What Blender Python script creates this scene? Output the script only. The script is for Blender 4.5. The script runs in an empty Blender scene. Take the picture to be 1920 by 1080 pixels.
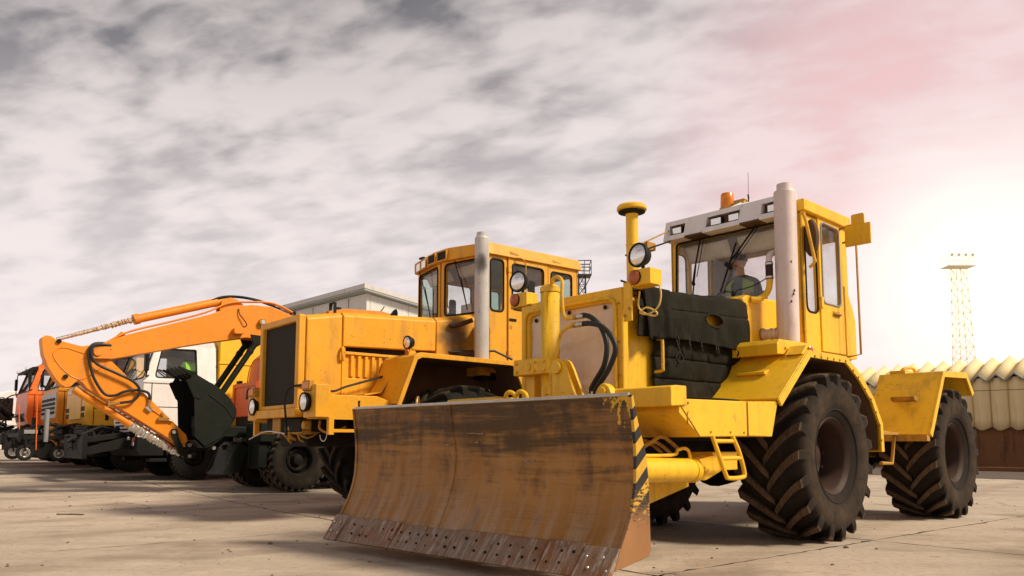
import bpy, bmesh, math, random
from mathutils import Vector, Matrix, noise
random.seed(7)
R = math.radians
S = bpy.context.scene
COL = S.collection

# ------------------------------------------------------------------ camera
cam_d = bpy.data.cameras.new('camera')
cam = bpy.data.objects.new('camera', cam_d)
COL.objects.link(cam)
cam.location = (0, 0, 1.0)
cam.rotation_euler = (R(96), 0, 0)
cam_d.sensor_width = 36.0
cam_d.lens = 36.0 * 1450 / 1920
cam_d.shift_y = 138 / 1920
cam_d.clip_start = 0.1
cam_d.clip_end = 4000
S.camera = cam

# ------------------------------------------------------------------ sky, sun, exposure
SUN_AZ, SUN_EL = 108.0, 42.0          # degrees clockwise from +Y, above the horizon
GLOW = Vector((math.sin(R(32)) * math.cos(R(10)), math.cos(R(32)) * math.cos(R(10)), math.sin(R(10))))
w = bpy.data.worlds.new('World')
S.world = w
w.use_nodes = True
nt = w.node_tree
nt.nodes.clear()


class NG:
    """short hand for building node trees"""
    def __init__(s, tree):
        s.t = tree

    def n(s, typ, ins=None, **props):
        nd = s.t.nodes.new(typ)
        for k, v in props.items():
            setattr(nd, k, v)
        for k, v in (ins or {}).items():
            s.set(nd.inputs[k], v)
        return nd

    def set(s, sock, v):
        if isinstance(v, bpy.types.NodeSocket):
            s.t.links.new(v, sock)
        elif isinstance(v, (tuple, list)) and len(v) == 3 and sock.type == 'RGBA':
            sock.default_value = (*v, 1)
        else:
            sock.default_value = v

    def math(s, op, a, b=None, c=None, clamp=False):
        nd = s.n('ShaderNodeMath', operation=op, use_clamp=clamp)
        s.set(nd.inputs[0], a)
        if b is not None:
            s.set(nd.inputs[1], b)
        if c is not None:
            s.set(nd.inputs[2], c)
        return nd.outputs[0]

    def vmath(s, op, a, b=None, out=0):
        nd = s.n('ShaderNodeVectorMath', operation=op)
        s.set(nd.inputs[0], a)
        if b is not None:
            s.set(nd.inputs[1], b)
        return nd.outputs[out]

    def mix(s, f, a, b, blend='MIX'):
        nd = s.n('ShaderNodeMix', data_type='RGBA', blend_type=blend)
        s.set(nd.inputs[0], f)
        s.set(nd.inputs[6], a)
        s.set(nd.inputs[7], b)
        return nd.outputs[2]

    def map(s, v, a, b, c=0.0, d=1.0, smooth=False):
        nd = s.n('ShaderNodeMapRange', interpolation_type='SMOOTHSTEP' if smooth else 'LINEAR')
        for i, x in enumerate((v, a, b, c, d)):
            s.set(nd.inputs[i], x)
        return nd.outputs[0]

    def noise(s, vec, scale, detail=4, rough=0.55, dist=0.0):
        nd = s.n('ShaderNodeTexNoise', {'Vector': vec, 'Scale': scale, 'Detail': detail, 'Roughness': rough, 'Distortion': dist})
        return nd.outputs['Fac']

    def mapping(s, vec, scale=(1, 1, 1), rot=(0, 0, 0), loc=(0, 0, 0)):
        nd = s.n('ShaderNodeMapping', {'Vector': vec, 'Scale': scale, 'Rotation': rot, 'Location': loc})
        return nd.outputs[0]


g = NG(nt)
sky = g.n('ShaderNodeTexSky', sky_type='NISHITA', sun_disc=False, sun_elevation=R(SUN_EL), sun_rotation=R(SUN_AZ))
tc = g.n('ShaderNodeTexCoord')
d = g.vmath('NORMALIZE', tc.outputs['Generated'])
sep = g.n('ShaderNodeSeparateXYZ', {0: d})
z = g.math('MAXIMUM', sep.outputs[2], 0.0)
den = g.math('ADD', z, 0.24)
u = g.math('DIVIDE', sep.outputs[0], den)
v = g.math('DIVIDE', sep.outputs[1], den)
uv = g.n('ShaderNodeCombineXYZ', {0: u, 1: v}).outputs[0]
# rolls of cloud running towards the left horizon
rolled = g.mapping(uv, rot=(0, 0, R(27)))
m0 = g.mapping(rolled, scale=(1, 1.3, 1), loc=(7.7, 2.3, 0))
m1 = g.mapping(rolled, scale=(1, 1.75, 1), loc=(1.3, 5.2, 0))
m2 = g.mapping(g.mapping(uv, rot=(0, 0, R(16))), scale=(1, 1.6, 1), loc=(3.1, 1.7, 0))
n_big = g.noise(m0, 1.75, 3, 0.45, 0.25)
n_mid = g.noise(m1, 4.3, 4, 0.46, 0.2)
n_fin = g.noise(m2, 9.5, 4, 0.48, 0.25)
cl = g.math('ADD', g.math('MULTIPLY', n_big, 0.36), g.math('ADD', g.math('MULTIPLY', n_mid, 0.38), g.math('MULTIPLY', n_fin, 0.26)))
cl = g.map(cl, 0.36, 0.59, 0, 1, True)
# clouds thicken overhead and away from the painted glow, thin out to a pale veil at the horizon
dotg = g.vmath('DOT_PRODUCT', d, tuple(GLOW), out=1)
elev = g.map(z, 0.03, 0.58, 0, 1, True)
away = g.map(dotg, 0.97, 0.60, 0, 1, True)
thick = g.math('MULTIPLY', elev, g.math('ADD', g.math('MULTIPLY', away, 0.30), 0.70))
cl = g.math('SUBTRACT', cl, g.math('MULTIPLY', g.map(z, 0.26, 0.56, 0, 0.36, True), g.map(dotg, 0.94, 0.70, 0.35, 1, True)), clamp=True)
thick = g.math('POWER', thick, 1.35)
dark = g.mix(thick, (0.430, 0.380, 0.376), (0.034, 0.037, 0.040))
lite = g.mix(thick, (0.515, 0.452, 0.440), (0.43, 0.385, 0.368))
cloud = g.mix(cl, dark, lite)
# the flare's pink tint and glow, painted into the cloud colour apart from the sun
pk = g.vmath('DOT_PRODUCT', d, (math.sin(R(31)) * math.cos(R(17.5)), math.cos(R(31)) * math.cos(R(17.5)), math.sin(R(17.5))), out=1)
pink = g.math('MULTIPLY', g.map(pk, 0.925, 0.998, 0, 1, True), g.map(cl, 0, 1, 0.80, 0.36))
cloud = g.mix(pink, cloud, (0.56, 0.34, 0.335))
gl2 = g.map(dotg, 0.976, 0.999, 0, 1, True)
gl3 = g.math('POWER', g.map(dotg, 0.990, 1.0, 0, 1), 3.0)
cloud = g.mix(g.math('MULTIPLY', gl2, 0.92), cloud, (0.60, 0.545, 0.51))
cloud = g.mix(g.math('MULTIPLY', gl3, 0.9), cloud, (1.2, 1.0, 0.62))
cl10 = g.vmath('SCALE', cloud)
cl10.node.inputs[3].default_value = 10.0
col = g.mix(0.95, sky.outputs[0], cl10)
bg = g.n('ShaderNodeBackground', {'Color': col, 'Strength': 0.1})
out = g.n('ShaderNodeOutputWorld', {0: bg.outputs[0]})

sun_d = bpy.data.lights.new('sun', 'SUN')
sun_d.energy = 2.6
sun_d.angle = R(12)
sun_d.color = (1.0, 0.88, 0.68)
sun = bpy.data.objects.new('sun', sun_d)
COL.objects.link(sun)
sd = Vector((math.sin(R(SUN_AZ)) * math.cos(R(SUN_EL)), math.cos(R(SUN_AZ)) * math.cos(R(SUN_EL)), math.sin(R(SUN_EL))))
sun.rotation_euler = (-sd).to_track_quat('-Z', 'Y').to_euler()
sun.location = sd * 60

S.view_settings.view_transform = 'Standard'
S.view_settings.look = 'None'
S.view_settings.exposure = 0.90
S.view_settings.gamma = 1.0
S.view_settings.use_curve_mapping = False
S.render.engine = 'CYCLES'
S.cycles.max_bounces = 8
S.cycles.transparent_max_bounces = 16
try:
    S.cycles.use_denoising = True
except Exception:
    pass

# ------------------------------------------------------------------ materials
MATS = {}


def new_mat(name):
    m = bpy.data.materials.new(name)
    m.use_nodes = True
    m.node_tree.nodes.clear()
    return m, NG(m.node_tree)


def finish(g, bsdf):
    g.n('ShaderNodeOutputMaterial', {0: bsdf})


def painted(name, col, rough=0.45, dirt=0.35, dirt_col=(0.16, 0.10, 0.05), chips=0.0, metal=0.0, scale=1.0, fade=0.12, spec=0.4, edge=0.0):
    """worn paint / rubber / metal: mottled tone, dust patches, runs of dirt, small chips"""
    m, g = new_mat(name)
    tc = g.n('ShaderNodeTexCoord').outputs['Object']
    n1 = g.noise(tc, 1.3 * scale, 5, 0.6)
    n2 = g.noise(g.mapping(tc, (7 * scale, 7 * scale, 0.9 * scale)), 1.0, 5, 0.65)
    n3 = g.noise(tc, 24 * scale, 4, 0.7)
    dark = tuple(c * (1 - fade) for c in col)
    light = tuple(min(1, c * (1 + fade) + 0.012) for c in col)
    c = g.mix(n1, dark, light)
    f = g.map(g.math('ADD', g.math('MULTIPLY', n2, 0.65), g.math('MULTIPLY', n1, 0.35)), 0.47, 0.70, 0, dirt, True)
    c = g.mix(f, c, dirt_col)
    f2 = g.map(n3, 0.55, 0.78, 0, dirt * 0.7)
    c = g.mix(f2, c, dirt_col)
    if chips:
        n6 = g.noise(tc, 5.5 * scale, 5, 0.7)
        c = g.mix(g.map(n6, 0.58, 0.74, 0, chips * 0.5, True), c, (col[0] * 0.50, col[1] * 0.40, col[2] + 0.012))
        rs = g.noise(g.mapping(tc, loc=(3.3, 1.1, 0.7)), 11 * scale, 4, 0.6)
        c = g.mix(g.map(rs, 0.665, 0.72, 0, chips * 0.7), c, (0.16, 0.06, 0.018))
        n4 = g.noise(tc, 38 * scale, 3, 0.6)
        f4 = g.math('MULTIPLY', g.map(n4, 0.66, 0.69, 0, 1), g.map(n1, 0.5, 0.62, 0, chips))
        c = g.mix(f4, c, (0.07, 0.04, 0.025))
    if edge:                                            # paint worn off along the sharp edges
        bv = g.n('ShaderNodeBevel', {'Radius': 0.016}, samples=3)
        gn = g.n('ShaderNodeNewGeometry').outputs['Normal']
        e = g.math('SUBTRACT', 1.0, g.vmath('DOT_PRODUCT', bv.outputs[0], gn, out=1))
        e = g.math('MULTIPLY', g.map(e, 0.02, 0.16, 0, 1), g.map(g.math('ADD', g.math('MULTIPLY', n1, 0.6), g.math('MULTIPLY', g.noise(tc, 17 * scale, 3, 0.6), 0.4)), 0.49, 0.58, 0, edge))
        c = g.mix(e, c, (0.10, 0.055, 0.03))
    n5 = g.noise(tc, 2.2 * scale, 2, 0.4)
    bump = g.n('ShaderNodeBump', {'Strength': 0.16, 'Distance': 0.03, 'Height': g.math('ADD', g.math('MULTIPLY', n3, 0.35), g.math('MULTIPLY', n5, 3.0))})
    rg = g.math('ADD', g.math('MULTIPLY', n2, 0.22), rough - 0.08, clamp=True)
    b = g.n('ShaderNodeBsdfPrincipled', {'Base Color': c, 'Roughness': rg, 'Metallic': metal, 'Specular IOR Level': spec, 'Normal': bump.outputs[0]})
    finish(g, b.outputs[0])
    return m


def glass_mat(name, tint, alpha_rough=0.03, dens=0.45):
    m, g = new_mat(name)
    tc = g.n('ShaderNodeTexCoord').outputs['Object']
    n = g.noise(tc, 3.0, 4, 0.6)
    tr = g.n('ShaderNodeBsdfTransparent', {'Color': tint})
    df = g.n('ShaderNodeBsdfDiffuse', {'Color': (0.30, 0.29, 0.27)})
    gl = g.n('ShaderNodeBsdfGlossy', {'Color': (1, 1, 1), 'Roughness': alpha_rough})
    geo = g.n('ShaderNodeNewGeometry')
    c = g.math('ABSOLUTE', g.vmath('DOT_PRODUCT', geo.outputs['Normal'], geo.outputs['Incoming'], out=1))
    fr = g.math('ADD', 0.025, g.math('MULTIPLY', 0.5, g.math('POWER', g.math('SUBTRACT', 1.0, c, clamp=True), 5.0)))
    m1 = g.n('ShaderNodeMixShader', {0: g.map(n, 0.4, 0.75, 0.02, dens * 0.4), 1: tr.outputs[0], 2: df.outputs[0]})
    m2 = g.n('ShaderNodeMixShader', {0: fr, 1: m1.outputs[0], 2: gl.outputs[0]})
    finish(g, m2.outputs[0])
    return m


YELLOW = painted('yellow_paint', (0.80, 0.45, 0.006), 0.42, 0.42, chips=0.8, edge=0.75)
YELLOW2 = painted('amber_yellow_paint', (0.73, 0.335, 0.006), 0.44, 0.46, chips=0.9, edge=0.75)
DKYEL = painted('grimy_yellow_paint', (0.42, 0.21, 0.02), 0.6, 0.75, (0.05, 0.03, 0.02), chips=1.0)
ORANGE = painted('excavator_orange_paint', (0.76, 0.235, 0.002), 0.42, 0.32, chips=0.6, edge=0.75)
ORANGE_T = painted('truck_orange_paint', (0.88, 0.155, 0.010), 0.35, 0.2)
AMBER_T = painted('truck_amber_paint', (0.74, 0.27, 0.012), 0.35, 0.2)
GOLD_T = painted('truck_yellow_paint', (0.78, 0.40, 0.018), 0.35, 0.2)
BOXYEL = painted('box_yellow_paint', (0.82, 0.47, 0.010), 0.45, 0.15)
WHITE = painted('white_paint', (0.78, 0.735, 0.72), 0.42, 0.28, (0.30, 0.24, 0.19))
REDP = painted('red_paint', (0.72, 0.105, 0.02), 0.42, 0.35)
BLACK = painted('black_paint', (0.006, 0.006, 0.0045), 0.55, 0.3, (0.022, 0.018, 0.011), spec=0.15)
BUCKET = painted('bucket_green_black_steel', (0.0035, 0.0065, 0.003), 0.5, 0.3, (0.014, 0.014, 0.007), chips=0.4, spec=0.14)
CHASSIS = painted('greasy_chassis', (0.009, 0.007, 0.0045), 0.65, 0.5, (0.036, 0.024, 0.013), spec=0.14)
RUBBER = painted('tyre_rubber', (0.016, 0.011, 0.008), 0.85, 0.7, (0.075, 0.046, 0.026), scale=1.6, spec=0.12)
RUBBER_D = painted('dark_tyre_rubber', (0.009, 0.0085, 0.007), 0.8, 0.5, (0.040, 0.029, 0.018), scale=1.6, spec=0.15)
RIM = painted('dark_rusty_rim', (0.038, 0.015, 0.008), 0.6, 0.5, (0.018, 0.012, 0.008), spec=0.2)
HOSE = painted('rubber_hose', (0.010, 0.0105, 0.009), 0.45, 0.3, (0.03, 0.024, 0.018), spec=0.3)
STEEL = painted('bright_steel', (0.60, 0.57, 0.53), 0.35, 0.4, (0.2, 0.14, 0.09), metal=0.8)
ALUPAINT = painted('aluminium_painted_pipe', (0.54, 0.515, 0.495), 0.5, 0.45, (0.20, 0.17, 0.15), metal=0.15, scale=1.4)
PINKPIPE = painted('pale_painted_pipe', (0.63, 0.52, 0.49), 0.5, 0.45, (0.26, 0.18, 0.15), metal=0.1, scale=1.4)
GREYTRIM = painted('grey_interior_trim', (0.25, 0.245, 0.25), 0.7, 0.2)
CREAM = painted('cream_vinyl', (0.62, 0.56, 0.48), 0.6, 0.2)
SEATM = painted('seat_fabric', (0.03, 0.03, 0.035), 0.85, 0.3)
HIVIS = painted('lime_safety_fabric', (0.34, 0.80, 0.015), 0.8, 0.1)
DULLVIS = painted('veiled_lime_fabric', (0.26, 0.40, 0.06), 0.8, 0.2)  # lime fabric dulled, the windscreen's reflection veil put into the colour
TAPE = painted('silver_reflective_tape', (0.6, 0.6, 0.58), 0.4, 0.1)
CLOTH = painted('dark_jacket_cloth', (0.055, 0.055, 0.065), 0.85, 0.2)
SKIN = painted('skin', (0.52, 0.29, 0.20), 0.55, 0.05)
HAIR = painted('dark_cap_cloth', (0.03, 0.027, 0.025), 0.8, 0.1)
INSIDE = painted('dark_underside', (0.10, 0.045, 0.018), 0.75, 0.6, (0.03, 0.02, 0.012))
BRASS = painted('brass_fitting', (0.55, 0.33, 0.10), 0.35, 0.3, metal=0.8)
ROPE = painted('pale_yellow_cord', (0.70, 0.48, 0.14), 0.7, 0.2)
WALLP = painted('pale_wall_panel', (0.60, 0.60, 0.57), 0.75, 0.35, (0.32, 0.31, 0.28))
ROOFG = painted('grey_roof_edge', (0.30, 0.33, 0.33), 0.6, 0.3)
SHEET = painted('glow_tinted_sheet', (0.75, 0.60, 0.33), 0.8, 0.35, (0.40, 0.29, 0.22))  # pale sheet, the yellow of the glow put into its base colour
PLINTH = painted('rusty_brown_plinth', (0.19, 0.085, 0.035), 0.9, 0.9, (0.055, 0.032, 0.018), fade=0.45, scale=0.7, spec=0.1)
MASTM = painted('dark_mast_steel', (0.05, 0.05, 0.05), 0.6, 0.3)
TOWERM = painted('glow_washed_tower_steel', (0.82, 0.77, 0.66), 0.6, 0.05)  # paler base stands in for the flare's wash over the steel
FOIL = painted('silver_wrap_film', (0.66, 0.62, 0.56), 0.25, 0.35, (0.25, 0.18, 0.12), metal=0.75, scale=3)
PAPER = painted('brown_wrap_paper', (0.50, 0.33, 0.19), 0.6, 0.4)
STONE = painted('loose_stone', (0.16, 0.115, 0.08), 0.9, 0.4)
PLINTH_STICK = painted('dry_wood', (0.09, 0.055, 0.03), 0.9, 0.4)


def tyre_mat(name, Rad, groove, top, dust):
    m = painted(name, groove, 0.88, 0.5, dust, scale=1.6, spec=0.12)
    g = NG(m.node_tree)
    bs = [n for n in m.node_tree.nodes if n.type == 'BSDF_PRINCIPLED'][0]
    src = bs.inputs['Base Color'].links[0].from_socket
    tc = g.n('ShaderNodeTexCoord').outputs['Object']
    rad = g.vmath('LENGTH', g.vmath('MULTIPLY', tc, (1, 0, 1)), out=1)
    n = g.noise(tc, 7, 5, 0.65)
    n2 = g.noise(g.mapping(tc, (3, 14, 3)), 2.5, 4, 0.65)
    f = g.map(g.math('ADD', rad, g.math('MULTIPLY', g.math('SUBTRACT', n, 0.5), 0.05)), Rad - 0.045, Rad - 0.012, 0, 1, True)
    f = g.math('MULTIPLY', f, g.map(n2, 0.3, 0.65, 0.35, 1.0))
    c = g.mix(f, src, top)
    # dust settled in a broad band on the sidewall
    side = g.math('MULTIPLY', g.map(rad, Rad * 0.52, Rad * 0.66, 0, 1, True), g.map(rad, Rad * 0.92, Rad * 0.74, 0, 1, True))
    c = g.mix(g.math('MULTIPLY', side, g.map(n, 0.35, 0.7, 0.05, 0.6)), c, tuple(x * 0.75 for x in top))
    g.set(bs.inputs['Base Color'], c)
    return m


TYRE1 = tyre_mat('dusty_tractor_tyre', 0.865, (0.016, 0.011, 0.008), (0.118, 0.078, 0.048), (0.05, 0.032, 0.02))
TYRE2 = tyre_mat('dark_tractor_tyre', 0.90, (0.010, 0.009, 0.007), (0.060, 0.044, 0.028), (0.035, 0.026, 0.016))
TYRE3 = tyre_mat('dusty_excavator_tyre', 0.65, (0.013, 0.011, 0.008), (0.105, 0.078, 0.048), (0.05, 0.035, 0.02))
GLASS = glass_mat('clear_cab_glass', (0.96, 0.965, 0.96), dens=0.22)
GLASS_D = glass_mat('greenish_cab_glass', (0.76, 0.84, 0.80), dens=0.2)
PLATE_Y = painted('yellow_plate', (0.75, 0.50, 0.02), 0.5, 0.2)


def simple(name, col, rough=0.4, metal=0.0, trans=0.0, emit=None):
    m, g = new_mat(name)
    b = g.n('ShaderNodeBsdfPrincipled', {'Base Color': col, 'Roughness': rough, 'Metallic': metal, 'Transmission Weight': trans})
    finish(g, b.outputs[0])
    return m


LENS = simple('clear_lamp_lens', (0.85, 0.84, 0.82), 0.12, 0.55)
AMBER = simple('amber_lens', (0.90, 0.26, 0.005), 0.25, 0.0, 0.35)
REDLENS = simple('red_lens', (0.45, 0.11, 0.025), 0.25, 0.0, 0.15)
MIRROR = simple('mirror_glass', (0.75, 0.78, 0.78), 0.04, 1.0)


def mesh_grille():
    m, g = new_mat('dark_wire_mesh')
    tc = g.n('ShaderNodeTexCoord').outputs['Object']
    s = g.n('ShaderNodeSeparateXYZ', {0: g.vmath('SCALE', tc)})
    s.inputs[0].links[0].from_node.inputs[3].default_value = 42.0
    a = g.math('PINGPONG', g.math('ADD', s.outputs[1], s.outputs[2]), 0.5)
    b = g.math('PINGPONG', g.math('SUBTRACT', s.outputs[1], s.outputs[2]), 0.5)
    f = g.map(g.math('MINIMUM', a, b), 0.10, 0.2, 0, 1)
    c = g.mix(f, (0.040, 0.036, 0.024), (0.004, 0.004, 0.003))
    n = g.noise(tc, 3, 4)
    c = g.mix(g.map(n, 0.5, 0.8, 0, 0.3), c, (0.045, 0.036, 0.022))
    bs = g.n('ShaderNodeBsdfPrincipled', {'Base Color': c, 'Roughness': 0.7, 'Specular IOR Level': 0.15})
    finish(g, bs.outputs[0])
    return m


GRILLE = mesh_grille()


def stripes():
    """yellow and black warning stripes, scuffed to rust towards the cutting edge"""
    m, g = new_mat('warning_stripes')
    tc = g.n('ShaderNodeTexCoord').outputs['Object']
    s = g.n('ShaderNodeSeparateXYZ', {0: tc})
    k = g.math('ADD', g.math('MULTIPLY', s.outputs[2], 5.6), g.math('MULTIPLY', s.outputs[0], 5.0))
    f = g.map(g.math('FRACT', k), 0.5, 0.515, 0, 1)
    c = g.mix(f, g.mix(g.noise(tc, 7, 4), (0.72, 0.40, 0.012), (0.40, 0.22, 0.03)), (0.012, 0.010, 0.008))
    n = g.noise(g.mapping(tc, (1, 1, 3)), 22, 5, 0.65)
    n2 = g.noise(tc, 4, 4, 0.6)
    wear = g.math('ADD', g.map(s.outputs[2], 1.0, 0.30, -0.22, 0.62), g.math('MULTIPLY', g.math('SUBTRACT', n, 0.5), 1.3))
    wf = g.map(wear, 0.22, 0.30, 0, 1)
    rust = g.mix(n2, (0.20, 0.085, 0.025), (0.36, 0.17, 0.06))
    dk = g.map(g.math('ADD', s.outputs[2], g.math('MULTIPLY', g.math('SUBTRACT', n, 0.5), 0.5)), 0.45, 0.62, 0, 1)
    rust = g.mix(dk, rust, (0.06, 0.035, 0.015))
    c = g.mix(wf, c, rust)
    bs = g.n('ShaderNodeBsdfPrincipled', {'Base Color': c, 'Roughness': 0.55})
    finish(g, bs.outputs[0])
    return m


STRIPES = stripes()


def blade_steel():
    m, g = new_mat('scraped_rusty_blade_steel')
    tc = g.n('ShaderNodeTexCoord').outputs['Object']
    s = g.n('ShaderNodeSeparateXYZ', {0: tc})
    y, zz = s.outputs[1], s.outputs[2]
    big = g.noise(g.mapping(tc, (1.0, 0.55, 1.6)), 1.3, 5, 0.6)
    streak_h = g.noise(g.mapping(tc, (0.3, 0.8, 11.0)), 1.0, 7, 0.68, 0.3)
    streak_v = g.noise(g.mapping(tc, (0.3, 9.0, 0.9)), 1.0, 5, 0.6)
    fine_h = g.noise(g.mapping(tc, (0.3, 2.2, 90.0)), 1.0, 4, 0.6)
    blot = g.noise(g.mapping(tc, (0.3, 2.6, 1.5)), 1.7, 6, 0.65, 0.4)
    grain = g.noise(tc, 60, 3, 0.7)
    rust = g.mix(g.map(big, 0.32, 0.68), (0.23, 0.095, 0.015), (0.38, 0.175, 0.036))
    rust = g.mix(g.map(streak_v, 0.42, 0.68, 0, 0.55), rust, (0.36, 0.20, 0.085))
    # bare grey scours lower down
    low = g.map(zz, 0.72, 0.22, 0, 1, True)
    gf = g.math('MULTIPLY', low, g.map(g.math('ADD', g.math('MULTIPLY', streak_v, 0.55), g.math('MULTIPLY', blot, 0.45)), 0.46, 0.60, 0, 0.9))
    rust = g.mix(gf, rust, (0.38, 0.26, 0.17))
    rust = g.mix(g.map(blot, 0.52, 0.70, 0, 0.6), rust, (0.13, 0.055, 0.016))
    rust = g.mix(g.map(g.noise(tc, 9, 6, 0.7), 0.55, 0.75, 0, 0.5), rust, (0.42, 0.20, 0.06))
    # black grease bands in the upper third
    up = g.map(zz, 0.62, 1.12, -0.34, 0.30)
    bf = g.math('ADD', up, g.math('MULTIPLY', g.math('SUBTRACT', streak_h, 0.5), 2.0))
    bf = g.math('ADD', bf, g.math('MULTIPLY', g.math('SUBTRACT', big, 0.5), 0.9))
    bf = g.math('ADD', bf, g.math('MULTIPLY', g.math('SUBTRACT', blot, 0.5), 0.9))
    bf = g.map(bf, -0.16, 0.46, 0, 0.84, True)
    c = g.mix(bf, rust, (0.026, 0.016, 0.006))
    scr = g.noise(g.mapping(tc, (0.3, 1.2, 130.0), rot=(R(4), 0, 0)), 1.0, 2, 0.5)
    c = g.mix(g.math('MULTIPLY', g.map(scr, 0.67, 0.71, 0, 0.4), g.map(blot, 0.40, 0.6)), c, (0.36, 0.25, 0.16))
    c = g.mix(g.map(fine_h, 0.58, 0.68, 0, 0.35), c, (0.09, 0.045, 0.018))
    # yellow paint left at the top corners
    yel = g.math('ADD', g.map(y, 0.95, 1.6, -0.45, 0.26), g.map(zz, 0.95, 1.32, -0.30, 0.16))
    yel = g.math('ADD', yel, g.math('MULTIPLY', g.math('SUBTRACT', g.noise(g.mapping(tc, (1, 10, 5), rot=(R(35), 0, 0)), 2.0, 5, 0.6), 0.5), 1.5))
    c = g.mix(g.map(yel, 0.26, 0.34, 0, 0.9), c, (0.74, 0.42, 0.02))
    # vertical weld patches
    bump = g.n('ShaderNodeBump', {'Strength': 0.35, 'Distance': 0.01, 'Height': g.math('ADD', g.math('MULTIPLY', fine_h, 0.6), g.math('ADD', grain, streak_v))})
    rg = g.map(bf, 0, 1, 0.52, 0.50)
    rg = g.math('ADD', rg, g.math('MULTIPLY', g.math('SUBTRACT', big, 0.5), 0.3))
    bs = g.n('ShaderNodeBsdfPrincipled', {'Base Color': c, 'Roughness': rg, 'Metallic': 0.0, 'Specular IOR Level': 0.3, 'Normal': bump.outputs[0]})
    finish(g, bs.outputs[0])
    return m


BLADE = blade_steel()


def edge_steel():
    m, g = new_mat('ground_cutting_edge_steel')
    tc = g.n('ShaderNodeTexCoord').outputs['Object']
    a = g.noise(g.mapping(tc, (3, 3, 3)), 1.2, 5, 0.65)
    b = g.noise(g.mapping(tc, (4, 26, 4), rot=(R(25), 0, 0)), 1.0, 5, 0.65)
    c = g.mix(g.map(a, 0.35, 0.66), (0.23, 0.165, 0.12), (0.22, 0.085, 0.025))
    c = g.mix(g.map(b, 0.50, 0.66, 0, 0.75), c, (0.44, 0.37, 0.31))
    c = g.mix(g.map(g.noise(tc, 14, 4), 0.56, 0.7, 0, 0.7), c, (0.10, 0.055, 0.03))
    bump = g.n('ShaderNodeBump', {'Strength': 0.6, 'Distance': 0.01, 'Height': g.math('ADD', a, b)})
    bs = g.n('ShaderNodeBsdfPrincipled', {'Base Color': c, 'Roughness': 0.5, 'Metallic': 0.3, 'Normal': bump.outputs[0]})
    finish(g, bs.outputs[0])
    return m


EDGE = edge_steel()


def fabric(name, col, col2, scale=60):
    m, g = new_mat(name)
    tc = g.n('ShaderNodeTexCoord').outputs['Object']
    n = g.noise(tc, 2.6, 5, 0.6)
    f = g.noise(tc, scale * 3, 3, 0.7)
    c = g.mix(g.map(n, 0.35, 0.7), col, col2)
    c = g.mix(g.map(f, 0.5, 0.75, 0, 0.35), c, tuple(x * 1.8 + 0.01 for x in col))
    wr = g.noise(g.mapping(tc, (1.2, 1, 1)), 5.0, 5, 0.6, 0.8)
    bump = g.n('ShaderNodeBump', {'Strength': 0.5, 'Distance': 0.03, 'Height': wr})
    bs = g.n('ShaderNodeBsdfPrincipled', {'Base Color': c, 'Roughness': 0.85, 'Specular IOR Level': 0.12, 'Normal': bump.outputs[0]})
    finish(g, bs.outputs[0])
    return m


QUILT = fabric('dark_quilted_canvas', (0.0075, 0.0065, 0.004), (0.020, 0.016, 0.009))
CANVAS = fabric('faded_beige_canvas', (0.64, 0.52, 0.41), (0.76, 0.64, 0.52))


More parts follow.
